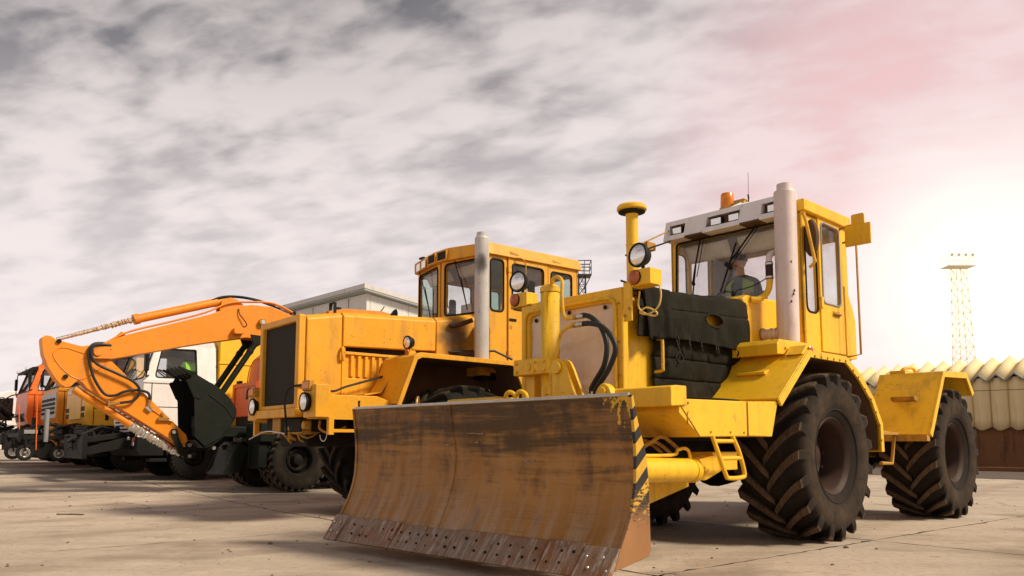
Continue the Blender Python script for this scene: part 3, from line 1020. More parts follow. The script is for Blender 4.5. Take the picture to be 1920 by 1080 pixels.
# ------------------------------------------------------------------ yellow tractor with a front blade
def tractor():
    t = thing('bulldozer_tractor', 'big yellow articulated tractor nearest the camera with a rusty front blade and pale exhaust stack', 'tractor', (2.3747, 9.0258, 0), heading(47))
    B = lambda: MB()
    for x in (0, -3.62):
        for y, sd_ in ((1.07, 1), (-1.07, -1)):
            BIG.put(t, x, y, sd_, turn=0.13 * (y + x))
    # running gear
    B().box(-1.5, 2.30, -.42, .42, .82, 1.20).box(-.5, .5, -.5, .5, 1.2, 1.55).build('front_frame', CHASSIS, t, .02)
    B().box(-4.9, -1.9, -.42, .42, .80, 1.25).box(-4.9, -2.4, -.6, .6, 1.25, 1.62).build('rear_frame', DKYEL, t, .02)
    B().cyl((-1.9, 0, .95), (-1.45, 0, .95), .28).cyl((-1.7, 0, .6), (-1.7, 0, 1.3), .16).build('articulation_joint', CHASSIS, t)
    for x in (0, -3.62):
        B().cyl((x, -.95, .865), (x, .95, .865), .17).lathe([(.18, -.3), (.34, -.12), (.36, .1), (.2, .3)], (x, .02, .865), (1, 0, 0), 20).build('axle', CHASSIS, t)
    for sg in (1, -1):
        B().box(-2.05, -1.15, sg * .55 - .25, sg * .55 + .25, .92, 1.85).build('mid_body_panel', YELLOW, t, .02)
    # hood
    hb = B()
    A = [(2.42, -.62, 1.30), (2.42, .62, 1.30), (2.42, .62, 2.30), (2.42, .55, 2.365), (2.42, -.55, 2.365), (2.42, -.62, 2.30)]
    Z = [(.49, -.655, 1.30), (.49, .655, 1.30), (.49, .655, 2.43), (.49, .58, 2.51), (.49, -.58, 2.51), (.49, -.655, 2.43)]
    hb.loops(A, Z)
    hb.build('hood', YELLOW, t, .02)
    fr = B()
    fr.panel([(-.66, 1.22), (.66, 1.22), (.66, 2.40), (-.66, 2.40)], [(-.545, 1.38), (.545, 1.38), (.545, 2.275), (-.545, 2.275)], [.02, .02, .09, .09], FX(2.42), 0, .09)
    fr.build('radiator_frame', YELLOW, t, .025)
    lip = B()
    o_ = [(2.525, y, z_) for y, z_ in rounded([(-.585, 1.36), (.585, 1.36), (.585, 2.31), (-.585, 2.31)], [.02, .02, .11, .11])]
    lip.tube(o_, .018, 8, closed=True)
    lip.build('radiator_frame_lip', YELLOW, t)
    # faded canvas over the radiator
    def cv(u_, v_):
        y, zz = -.55 + 1.10 * u_, 1.36 + .925 * v_
        n = noise.noise(Vector((y * 3.2, zz * 1.2, 4))) * .022 + noise.noise(Vector((y * 5, zz * 9, 1))) * .010
        fold = .012 * math.exp(-((zz - 1.95 - .15 * y) / .03) ** 2) - .011 * math.exp(-((y - .08 + .1 * (zz - 1.8)) / .025) ** 2) + .010 * math.exp(-((zz - 1.56 + .1 * y) / .02) ** 2) + .009 * math.exp(-((y - .36) / .02) ** 2)
        return (2.455 + n + fold, y, zz)
    B().grid(cv, 60, 50).build('radiator_cover', CANVAS, t, solid=.006)
    eb = B()
    for y, zz in ((.43, 2.24), (-.47, 2.22), (.50, 1.44), (-.02, 2.245)):
        eb.lathe([(.012, 0), (.02, .004), (.02, .012), (.01, .018)], (2.47, y, zz), (1, 0, 0), 12)
    eb.build('cover_eyelets', CHASSIS, t, stuff=True)

    # cowl between hood and cab
    cb = B()
    cb.prism([(.50, 1.30), (.50, 2.55), (.40, 2.60), (-.46, 2.62), (-.46, 1.30)], 'y', -.69, .69)
    cb.build('cowl', YELLOW, t, .03)
    B().lathe([(.075, 0), (.075, .02), (.06, .024)], (.12, .69, 2.18), (0, 1, 0), 20).build('cowl_outlet_ring', DKYEL, t)
    hg = B()
    for zz in (2.45, 2.02):
        hg.box(.43, .47, .69, .70, zz - .03, zz + .03)
    hg.build('cowl_latches', DKYEL, t, stuff=True)

    # blade
    prof = [(1.335, .005), (1.24, -.008), (1.13, -.023), (1.03, -.034), (.92, -.041), (.81, -.038), (.70, -.030), (.59, -.005), (.49, .030), (.40, .075), (.31, .127), (.275, .150)]
    fx = lambda y: 3.71 - .061 * y
    Y0, Y1 = -1.66, 1.59
    pj = catmull([(p[1], 0, p[0]) for p in prof], 3)
    bb = B()
    front, back = [(p.x, p.z) for p in pj], [(p.x - .035, p.z) for p in pj][::-1]
    cols = 24
    prev = None
    for k in range(cols + 1):
        y = Y0 + (Y1 - Y0) * k / cols
        dent = lambda zz: .004 * noise.noise(Vector((y * 1.6, zz * 3.5, 2)))
        ring = [bb.b.verts.new((fx(y) + p[0] + (dent(p[1]) if q < len(front) else 0), y, p[1])) for q, p in enumerate(front + back)]
        if prev:
            n = len(ring)
            for q in range(n):
                bb.face((prev[q], prev[(q + 1) % n], ring[(q + 1) % n], ring[q]))
        else:
            bb.face(ring)
        prev = ring
    bb.face(prev[::-1])
    blade = bb.build('blade', BLADE, t, label='curved rusty dozer blade with dark greasy upper bands')
    ws = B()
    ws.tube([(fx(-.25) + p.x + .002, -.25 + .012 * math.sin(p.z * 9), p.z) for p in pj], .008, 6)
    for zz, y0, y1 in ((1.03, .02, .30), (.985, -.45, .05)):
        pass
    ws.build('weld_seam', BLADE, blade)
    B().tube([(fx(Y0) + .0, Y0, 1.338), (fx(Y1) + .0, Y1, 1.338)], .014, 8).build('top_rail', STEEL, blade)
    # little cast lifting eyes left in the steel
    lug = B()
    for y, zz in ((-.33, .985), (.0, 1.005), (.08, 1.075), (-.02, 1.08), (.62, .86)):
        q = min(pj, key=lambda p: abs(p.z - zz))
        lug.box(fx(y) + q.x - .005, fx(y) + q.x + .010, y - .05, y + .05, zz - .008, zz + .006)
    lug.build('weld_scars', EDGE, blade, .004, stuff=True)
    # side plates
    for y0, y1, yy in ((1.594, 1.622, 1.60), (-1.70, -1.665, -1.66)):
        fxx = fx(yy)
        pts = [(fxx + p.x + .012, p.z) for p in pj]
        pts += [(fxx + .22, .15), (fxx - .08, .20), (fxx - .155, .215), (fxx - .18, .26), (fxx - .17, .72), (fxx - .145, .926), (fxx - .06, 1.15), (fxx - .010, 1.335)]
        B().prism(pts, 'y', y0, y1).build('side_plate', STRIPES if y0 > 0 else BLADE, blade, .006, label='blade side plate with yellow and black warning stripes' if y0 > 0 else None)
    # cutting edge segments with bolts
    ends = [-1.70, -1.50, -1.17, -.72, -.36, .0, .46, .98, 1.32, 1.62]
    rnd = random.Random(5)
    for k in range(len(ends) - 1):
        ya, yb = ends[k] + .003, ends[k + 1] - .003
        pr = .018 if k in (0, len(ends) - 2) else .004 + rnd.uniform(0, .003)
        zt = .305 + rnd.uniform(-.012, .012) + (.015 if k == 0 else 0)
        xs = lambda y, u_: fx(y) + .140 + .150 * u_ + pr
        e = B()
        e.loops([(xs(ya, 0), ya, zt), (xs(ya, 1), ya, .10), (xs(ya, 1) - .035, ya, .085), (xs(ya, 0) - .045, ya, zt - .02)],
                [(xs(yb, 0), yb, zt), (xs(yb, 1), yb, .10), (xs(yb, 1) - .035, yb, .085), (xs(yb, 0) - .045, yb, zt - .02)])
        eo = e.build('cutting_edge', EDGE, blade, .006)
        bo = B()
        m = max(2, round((yb - ya) / .125))
        for r_ in (.32, .68):
            for q in range(m):
                y = ya + (yb - ya) * (q + .5 + (.2 if r_ > .5 else -.1)) / m
                c = Vector((xs(y, r_), y, zt + (.10 - zt) * r_))
                nv = Vector((.205, 0, .165)).normalized()
                c += Vector((0, rnd.uniform(-.012, .012), rnd.uniform(-.008, .008)))
                if k not in (0, len(ends) - 2) and rnd.random() < .30:
                    continue
                rb_ = rnd.uniform(.010, .0145)
                bo.lathe([(rb_, -.004), (rb_ * .95, .003), (rb_ * .65, .007), (rb_ * .25, .005)], c, nv, 10)
        bo.build('edge_bolts', CHASSIS if 0 < k < 8 else STEEL, blade, stuff=True)
    # back of the blade: stiffeners and push frame
    bk = B()
    for z0, z1 in ((.42, .62), (.95, 1.12)):
        bk.loops([(fx(-1.5) - .30, -1.5, z0), (fx(-1.5) - .09, -1.5, z0), (fx(-1.5) - .09, -1.5, z1), (fx(-1.5) - .30, -1.5, z1)],
                 [(fx(1.45) - .30, 1.45, z0), (fx(1.45) - .09, 1.45, z0), (fx(1.45) - .09, 1.45, z1), (fx(1.45) - .30, 1.45, z1)])
    for y in (-1.3, -.7, .0, .6, 1.2):
        bk.box(fx(y) - .30, fx(y) - .085, y - .02, y + .02, .3, 1.25)
    bk.build('blade_stiffeners', DKYEL, blade)
    for sg in (1, -1):
        pb = B()
        pb.loops([(3.5, sg * 1.15 - .08, .40), (3.5, sg * 1.15 + .08, .40), (3.5, sg * 1.15 + .08, .62), (3.5, sg * 1.15 - .08, .62)],
                 [(1.5, sg * .55 - .08, .58), (1.5, sg * .55 + .08, .58), (1.5, sg * .55 + .08, .80), (1.5, sg * .55 - .08, .80)])
        pb.build('push_arm', YELLOW, t, .01)
        tc_ = B().cyl((3.45, sg * 1.22, .80), (2.28, sg * 1.20, .772), .098, seg=24)
        tc_.lathe([(.105, -.03), (.105, .03)], (2.30, sg * 1.20, .772), (1, 0, 0), 24)
        tco = tc_.build('tilt_cylinder', YELLOW, t)
        B().tube(catmull([(3.4, sg * 1.22, .905), (2.62, sg * 1.22, .90), (2.52, sg * 1.22, .94), (2.42, sg * 1.22, .955), (2.36, sg * 1.22, .93), (2.34, sg * 1.22, .87)], 4), .014, 8).build('hydraulic_pipe', YELLOW, tco)
        cv_ = B()
        for dy in (-.05, .05):
            cv_.prism(rounded([(2.30, .70), (2.30, .86), (2.0, .90), (1.93, .76), (2.2, .68)], .04), 'y', sg * 1.20 + dy - .018, sg * 1.20 + dy + .018)
        cv_.cyl((2.20, sg * 1.20 - .09, .775), (2.20, sg * 1.20 + .09, .775), .035).box(1.6, 2.0, sg * 1.1 - .10, sg * 1.1 + .12, .76, .92)
        cv_.build('cylinder_bracket', YELLOW, t, .006)
    # crossbeam and lift frame in front of the radiator
    B().box(2.50, 2.86, -.60, .62, 1.16, 1.40).build('front_cross_member', YELLOW, t, .015)
    lc = B()
    lc.cyl((2.76, 0, .70), (2.76, 0, 2.45), .088, seg=28)
    lc.lathe([(.094, 0), (.094, .045), (.088, .05)], (2.76, 0, 2.40), (0, 0, 1), 28)
    lc.lathe([(.088, 0), (.07, .018), (.03, .02)], (2.76, 0, 2.45), (0, 0, 1), 28)
    lift = lc.build('lift_cylinder', YELLOW, t)
    B().box(2.76, 2.92, -.335, .12, 1.625, 1.775).build('cylinder_clamp', YELLOW, lift, .012)
    cbolts = B()
    for y in (-.29, -.05, .07):
        for zz in (1.66, 1.74):
            cbolts.cyl((2.92, y, zz), (2.94, y, zz), .017, seg=6)
    cbolts.lathe([(.035, 0), (.035, .012), (.02, .014)], (2.92, -.13, 1.70), (1, 0, 0), 16)
    cbolts.build('clamp_bolts', YELLOW, lift, stuff=True)
    B().box(2.60, 2.80, -.29, -.17, 1.3, 1.63).build('clamp_post', YELLOW, t, .01)
    pp = B()
    pp.tube(catmull([(2.74, .02, 2.47), (2.78, .06, 2.52), (2.78, .13, 2.525), (2.79, .185, 2.47), (2.8, .19, 2.35), (2.8, .205, 2.18), (2.8, .24, 2.125), (2.8, .31, 2.118), (2.8, .385, 2.122)], 5), .017, 10)
    pp.tube(catmull([(2.82, .06, 1.50), (2.82, .075, 1.70), (2.8, .115, 1.80), (2.8, .165, 1.97), (2.8, .235, 2.03), (2.8, .32, 2.045), (2.8, .40, 2.045)], 5), .016, 10)
    pp.cyl((2.85, .05, 1.52), (2.85, .05, 1.44), .03).cyl((2.85, .05, 1.43), (2.85, .05, 1.385), .042, seg=10)
    pp.build('cylinder_pipes', YELLOW, lift, stuff=True)
    for hp, c0 in (([(2.8, .40, 2.122), (2.8, .47, 2.125), (2.8, .56, 2.085), (2.8, .66, 1.985), (2.8, .715, 1.83), (2.8, .68, 1.66), (2.8, .57, 1.52), (2.8, .515, 1.42), (2.8, .505, 1.30)], (.385, 2.122)),
                   ([(2.83, .42, 2.045), (2.83, .55, 2.04), (2.83, .68, 2.0), (2.83, .79, 1.90), (2.83, .835, 1.78), (2.83, .755, 1.62), (2.83, .64, 1.49), (2.83, .585, 1.40), (2.83, .58, 1.30)], (.40, 2.045))):
        ho = B().tube(catmull(hp, 7), .0235, 12).build('hydraulic_hose', HOSE, t)
        x = hp[0][0]
        B().cyl((x, c0[0], c0[1]), (x, c0[0] + .075, c0[1]), .026, seg=12).cyl((hp[-2][0], hp[-2][1], hp[-2][2] + .04), hp[-1], .026, seg=12).build('hose_ferrules', STEEL, ho, stuff=True)
        B().cyl((x, c0[0] - .045, c0[1]), (x, c0[0] - .003, c0[1]), .028, seg=6).build('hose_nut', BRASS, ho)
    # lift arm gusset, lug and tow hooks over the blade edge
    gs = B()
    for dx in (0, .10):
        gs.prism(rounded([(.20, 1.30), (.205, 1.66), (.26, 1.735), (.35, 1.735), (.40, 1.66), (.56, 1.30)], .05), 'x', 2.86 + dx, 2.89 + dx)
    gs.lathe([(.03, 0), (.055, .0), (.055, .03), (.03, .03)], (2.99, .305, 1.655), (1, 0, 0), 18)
    gs.box(2.86, 2.99, .215, .25, 1.36, 1.62)
    gs.build('lift_arm_bracket', YELLOW, t, .006)
    B().prism(rounded([(.67, 1.28), (.70, 1.44), (.77, 1.505), (.84, 1.475), (.93, 1.28)], .06), 'x', 2.86, 2.94).lathe([(.02, 0), (.042, 0), (.042, .02), (.02, .02)], (2.94, .78, 1.425), (1, 0, 0), 14).build('pin_lug', YELLOW, t, .01)
    for y in (-.02, .12):
        B().tube(catmull([(3.22, y - .06, 1.33), (3.24, y - .07, 1.40), (3.25, y - .02, 1.445), (3.24, y + .045, 1.42), (3.22, y + .05, 1.34)], 5), .020, 10).build('tow_hook', YELLOW, t)
    B().tube([Vector((3.50 + .05 * math.cos(a), -1.05 + .05 * math.cos(a), 1.36 + .075 * math.sin(a))) for a in [R(15 * i) for i in range(24)]], .012, 8, closed=True).build('lifting_ring', BRASS, t)
    B().box(3.12, 3.24, -.27, -.02, 1.30, 1.40).build('hook_plate', YELLOW, t, .008)

    # lamp brackets beside the radiator
    for sg, zo in ((1, 0.0), (-1, .005)):
        cy = .86 * sg if sg > 0 else -.68
        B().box(2.515, 2.535, sg * .735 - .045, sg * .735 + .045, 2.07, 2.42).build('lamp_bracket', YELLOW, t, .004) if sg > 0 else B().box(2.48, 2.52, -.80, -.50, 2.375, 2.395).build('lamp_bracket', DKYEL, t)
        bx = B().box(2.36, 2.53, cy - .115, cy + .125, 2.375 + zo, 2.52 + zo).build('indicator_box', YELLOW, t, .008)
        MB().lathe([(.062, -.01), (.062, .02), (.05, .032), (.012, .04)], (2.53, cy - .04, 2.45 + zo), (1, 0, 0), 24).build('indicator_lens', REDLENS, bx)
        MB().lathe([(.066, .0), (.066, .012), (.06, .016)], (2.53, cy - .04, 2.45 + zo), (1, 0, 0), 24, cap=False).build('lens_rim', CHASSIS, bx)
        lp = lamp(t, (2.52, cy - .01, 2.648), .104, (1, -.10 if sg > 0 else .1, .05))
        B().cyl((2.45, cy - .01, 2.51), (2.45, cy - .01, 2.57), .016).build('lamp_stem', CHASSIS, lp)
    cord = B().tube(catmull([(2.40, .97, 2.42), (2.40, 1.0, 2.30), (2.40, .97, 2.19), (2.42, .88, 2.13), (2.44, .80, 2.15), (2.42, .86, 2.19), (2.40, .95, 2.14), (2.40, .93, 2.11), (2.42, .84, 2.14), (2.46, .80, 2.20), (2.44, .80, 2.34)], 6), .008, 8).build('lamp_cord', ROPE, t)

    # pre-cleaner stack
    ip = B()
    ip.cyl((2.15, .50, 2.25), (2.15, .50, 3.17), .058, seg=24).lathe([(.060, 0), (.062, .012), (.060, .024)], (2.15, .50, 2.86), (0, 0, 1), 24)
    ips = ip.build('air_intake_pipe', YELLOW, t)
    B().lathe([(.056, .0), (.07, .03), (.125, .045), (.142, .06), (.142, .085), (.125, .105), (.06, .125), (.01, .128)], (2.15, .50, 3.15), (0, 0, 1), 32).build('intake_cap', YELLOW, ips)
    B().lathe([(.06, .0), (.128, .02), (.13, .03), (.06, .032)], (2.15, .50, 3.165), (0, 0, 1), 32).build('intake_mesh', GRILLE, ips)
    B().tube([(2.15, .45, 2.97), (1.0, -.35, 3.22), (-.30, -.82, 3.74)], .010, 8).box(.50, .66, -.52, -.44, 3.27, 3.36).build('stay_rod', DKYEL, t)
    B().tube(catmull([(2.12, .45, 2.70), (2.10, .42, 2.80), (2.0, .36, 2.83), (-.3, -.80, 3.60)], 5), .011, 8).build('grab_rail', CHASSIS, t)
    B().tube([(1.95, .20, 2.60), (-.40, -.80, 2.86)], .011, 8).build('grab_rail', CHASSIS, t)
    B().tube(catmull([(2.06, .66, 1.96), (2.06, .74, 1.955), (2.05, .75, 1.93), (2.05, .75, 1.70), (2.05, .74, 1.66), (2.08, .66, 1.65)], 4), .016, 10).build('hood_handle', YELLOW, t)

    # exhaust stack
    ex_ = B()
    ex_.cyl((.10, .98, 2.02), (.06, .98, 3.73), .118, seg=36)
    ex_.lathe([(.118, 0), (.112, .02), (.085, .025), (.083, .10), (.072, .102), (.070, .03)], (.06, .98, 3.73), (0, 0, 1), 32, cap=False)
    st = ex_.build('exhaust_stack', PINKPIPE, t)
    B().lathe([(.071, 0), (.02, .004)], (.06, .98, 3.76), (0, 0, 1), 24).build('stack_throat', CHASSIS, st)
    sc = B()
    for zz, aa in ((2.93, 1.0), (2.62, 1.25), (2.58, 1.15), (2.50, .9)):
        sc.box(.10 + .119 * math.cos(aa) - .004, .10 + .119 * math.cos(aa) + .006, .98 + .119 * math.sin(aa) - .006, .98 + .119 * math.sin(aa) + .004, zz - .012, zz + .012)
    sc.build('rust_scabs', RIM, st, stuff=True)
    elb = B().tube(catmull([(.12, .66, 2.18), (.12, .78, 2.18), (.11, .92, 2.18)], 4), .058, 18)
    for yy in (.72, .80, .86):
        elb.lathe([(.064, -.012), (.068, 0), (.064, .012)], (.12, yy, 2.18), (0, 1, 0), 20, cap=False)
    elb.build('exhaust_elbow', PINKPIPE, t)
    B().prism([(.76, 1.88), (.76, 1.985), (.71, 2.035), (-.02, 2.045), (-.02, 1.90)], 'y', .67, 1.20).build('stack_base_box', YELLOW, t, .008)
    jp = B().tube(catmull([(.36, .70, 2.545), (.30, .76, 2.55), (.20, .80, 2.62), (.165, .82, 2.72), (.16, .82, 2.90)], 5), .034, 12)
    jo = jp.build('breather_pipe', YELLOW, t)
    B().tube(catmull([(.16, .82, 2.95), (.155, .82, 3.03), (.10, .84, 3.08), (.02, .88, 3.09), (-.08, .90, 3.05)], 5), .034, 12).build('breather_bend', PINKPIPE, jo)
    B().cyl((.16, .82, 2.78), (.16, .82, 2.97), .041, seg=16).build('rubber_sleeve', RIM, jo)
    B().lathe([(.044, -.01), (.044, .01)], (.16, .82, 2.80), (0, 0, 1), 16).lathe([(.044, -.01), (.044, .01)], (.16, .82, 2.95), (0, 0, 1), 16).build('sleeve_clamps', STEEL, jo, stuff=True)
    B().tube(catmull([(.30, .45, 2.60), (.30, .50, 2.68), (.25, .56, 2.70), (.18, .66, 2.74), (.15, .78, 2.80)], 5), .006, 6).cyl((.30, .45, 2.58), (.30, .45, 2.68), .014).build('thin_cable', BLACK, t)

    # steps, tanks and fenders, both sides
    for sg in (1, -1):
        a, b_ = sorted((sg * .72, sg * 1.40))
        sb = B().prism([(2.735, 1.352), (2.745, 1.235), (2.46, 1.047), (1.72, 1.057), (1.72, 1.365)], 'y', a, b_).build('side_tank', YELLOW, t, .01)
        B().prism([(1.715, 1.365), (1.715, 1.06), (1.29, 1.055), (1.16, 1.385)], 'y', a, b_).build('step_box', YELLOW, t, .01)
        fb = B().prism([(2.66, 1.30), (2.66, 1.455), (2.80, 1.455), (2.875, 1.44), (2.875, 1.285)], 'y', sg * 1.04 - .36 if sg < 0 else .76, sg * 1.04 + .36 if sg < 0 else 1.42).build('front_step_box', YELLOW, t, .01)
        B().box(1.80, 2.70, a + .02, b_ - .02, 1.368, 1.378).build('tank_tread_plate', CHASSIS, t)
        B().tube([Vector((2.62, sg * 1.402, 1.20)) + Vector((.016 * math.cos(q), 0, .05 * math.sin(q))) for q in [R(-100 + 20 * i) for i in range(11)]], .005, 6).build('tank_catch', DKYEL, sb)
        # inclined ladder
        ld = B()
        yb = sg * 1.38
        rail = lambda dx: catmull([(2.23 + dx, yb, 1.06), (2.20 + dx, yb + sg * .01, .95), (2.10 + dx, yb + sg * .02, .76), (2.085 + dx, yb + sg * .02, .725)], 4)
        ld.tube(catmull([(2.25, yb, 1.06), (2.20, yb + sg * .02, .92), (2.11, yb + sg * .03, .74), (2.06, yb + sg * .03, .705), (1.86, yb + sg * .03, .705), (1.81, yb + sg * .03, .74), (1.87, yb + sg * .02, .92), (1.94, yb, 1.06)], 6), .019, 10)
        ld.tube([(2.17, yb + sg * .022, .87), (1.85, yb + sg * .022, .87)], .018, 10)
        ld.tube([(2.23, yb, 1.015), (1.93, yb, 1.015)], .018, 10)
        ld.build('ladder', YELLOW, t)
        # front fender
        fa, fb_ = sorted((sg * .60, sg * 1.42))
        pf = [(1.00, 1.395), (.53, 1.895), (-.29, 1.885), (-.62, 1.71), (-.92, 1.48), (-1.12, 1.20), (-1.125, .90)]
        slope = B().strip([(1.165, 1.387), (.545, 1.888)], .035, fa, fb_)
        slope.strip([(.545, 1.892), (-.29, 1.884), (-.62, 1.71), (-.92, 1.48), (-1.12, 1.20), (-1.125, .90)], .03, fa, fb_)
        fe = slope.build('front_fender', YELLOW, t, .006)
        ed = B().strip([(1.15, 1.34), (.535, 1.845), (-.27, 1.842), (-.585, 1.675), (-.88, 1.455), (-1.08, 1.19), (-1.085, .90)], .075, sg * 1.42 - .012, sg * 1.42 + .012)
        ed.build('fender_lip', YELLOW, fe, .003)
        B().strip([(1.12, 1.36), (.54, 1.845), (-.28, 1.845), (-.60, 1.68), (-.89, 1.46), (-1.085, 1.19), (-1.09, .92)], .012, sg * 1.0 - .385, sg * 1.0 + .385).build('fender_dark_sheet', INSIDE, fe)  # thin dark sheet set just under the fender plates
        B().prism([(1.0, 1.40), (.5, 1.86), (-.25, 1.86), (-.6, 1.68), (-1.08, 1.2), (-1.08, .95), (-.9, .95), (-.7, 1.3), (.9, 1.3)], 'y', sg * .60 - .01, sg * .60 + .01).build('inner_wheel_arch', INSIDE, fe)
        stp = B().prism([(.70, 1.755), (.90, 1.70), (.905, 1.675), (.79, 1.66)], 'y', sg * .98 - .15, sg * .98 + .15).build('fender_step', YELLOW, fe, .004)
        lb = B().prism([(.66, 1.87), (.55, 1.97), (.36, 1.95), (.36, 1.88)], 'y', sg * 1.30 - .08, sg * 1.30 + .10).build('fender_lamp_box', YELLOW, fe, .006)
        B().lathe([(.032, 0), (.032, .02), (.015, .028)], (.50, sg * 1.405, 1.925), (.2, sg, .1), 16).build('side_marker', REDLENS, fe)
        # step frame behind the front wheel
        sf = B().tube([(-1.60, sg * 1.18, 1.14), (-2.12, sg * 1.18, 1.11), (-2.0, sg * 1.18, .75), (-1.68, sg * 1.18, .76)], .022, 8)
        sf.box(-2.15, -1.6, sg * 1.18 - .12, sg * 1.18 + .04, 1.10, 1.13)
        sf.build('rear_step', DKYEL, t)
        # rear fender
        ra, rb = sorted((sg * .62, sg * 1.43))
        rf = B().strip([(-2.60, 1.09), (-3.19, 1.915), (-4.10, 1.945), (-4.33, 1.66)], .03, ra, rb).build('rear_fender', YELLOW, t, .006)
        B().strip([(-2.65, 1.07), (-3.215, 1.865), (-4.08, 1.895), (-4.30, 1.65)], .085, sg * 1.43 - .012, sg * 1.43 + .012).build('fender_lip', YELLOW, rf, .003)
        B().prism([(-2.70, 1.1), (-3.2, 1.88), (-4.08, 1.9), (-4.3, 1.65), (-4.3, 1.2)], 'y', sg * .62 - .01, sg * .62 + .01).build('inner_wheel_arch', INSIDE, rf)
        B().box(-2.62, -2.52, sg * .70 - .12 if sg > 0 else -1.4, 1.42 if sg > 0 else -.58, 1.02, 1.10).build('fender_foot', DKYEL, rf, .006)
        B().prism([(-2.86, 1.60), (-2.72, 1.60), (-2.74, 1.555), (-2.83, 1.535)], 'y', sg * 1.07 - .15, sg * 1.07 + .15).build('fender_step', DKYEL, rf, .003)
    bt = B()
    for x in (2.62, 2.3, 2.0, 1.78):
        bt.cyl((x, 1.40, 1.09 if x < 2.4 else 1.32), (x, 1.408, 1.09 if x < 2.4 else 1.32), .010, seg=6)
    for k in range(6):
        x = .45 - k * .14
        bt.lathe([(.013, 0), (.012, .006), (.005, .009)], (x, 1.434, 1.862), (0, 1, 0), 8)
    for p_ in ((-.44, 1.795), (-.56, 1.728), (-.72, 1.605), (-.86, 1.50), (-.98, 1.36), (-1.07, 1.22), (-1.10, 1.05)):
        bt.lathe([(.013, 0), (.012, .006), (.005, .009)], (p_[0] + .01, 1.434, p_[1] - .02), (0, 1, 0), 8)
    for x, zz in ((.60, 1.95), (.30, 1.98), (.06, 1.98)):
        bt.lathe([(.016, 0), (.014, .008), (.005, .011)], (x, 1.20, zz), (0, 1, 0), 8)
    for zz in (2.25, 1.9, 1.6):
        bt.lathe([(.012, 0), (.011, .006), (.004, .009)], (2.513, .62, zz), (1, 0, 0), 8)
    for y in (-.1, .1):
        bt.lathe([(.016, 0), (.014, .008), (.005, .011)], (2.54, .735 + y * .25, 2.15 + y * .3), (1, 0, 0), 8)
    bt.build('panel_bolts', DKYEL, t, stuff=True)
    wb = B()
    for q in ([(1.712, 1.403, 1.062), (1.712, 1.403, 1.36)], [(2.73, 1.402, 1.30), (2.46, 1.402, 1.05)], [(1.165, 1.424, 1.392), (.86, 1.424, 1.64), (.545, 1.424, 1.893)], [(.545, .67, 1.902), (.545, 1.41, 1.902)]):
        wb.tube(q, .005, 6)
    wb.build('weld_beads', DKYEL, t, stuff=True)
    ex2 = B().tube(catmull([(-3.3, .85, 1.95), (-3.32, .9, 2.02), (-3.5, .95, 2.03), (-3.6, .95, 1.95)], 5), .022, 8).box(-3.62, -3.2, .75, .95, 1.94, 1.985)
    ex2.build('coupling_plate', YELLOW, t)
    # belly clutter: hoses and pipes seen under the tank
    hs = B()
    for k, (y, z0) in enumerate(((1.10, 1.03), (1.02, .99), (.92, 1.0))):
        hs.tube(catmull([(3.2, y, .98 - .03 * k), (2.8, y, z0 - .05), (2.62, y + .02, z0 + .02), (2.45, y, z0 - .02), (2.2, y - .1, z0 - .08)], 5), .016, 8)
    hs.build('belly_hoses', DKYEL, t, stuff=True)
    B().box(.95, 2.5, -.7, .7, 1.02, 1.18).build('belly_plate', CHASSIS, t, .01)
    B().cyl((1.9, .62, 1.02), (2.0, .62, 1.02), .05).cyl((2.35, .95, 1.03), (2.2, .95, .98), .03).build('hose_unions', CHASSIS, t, stuff=True)
    return t


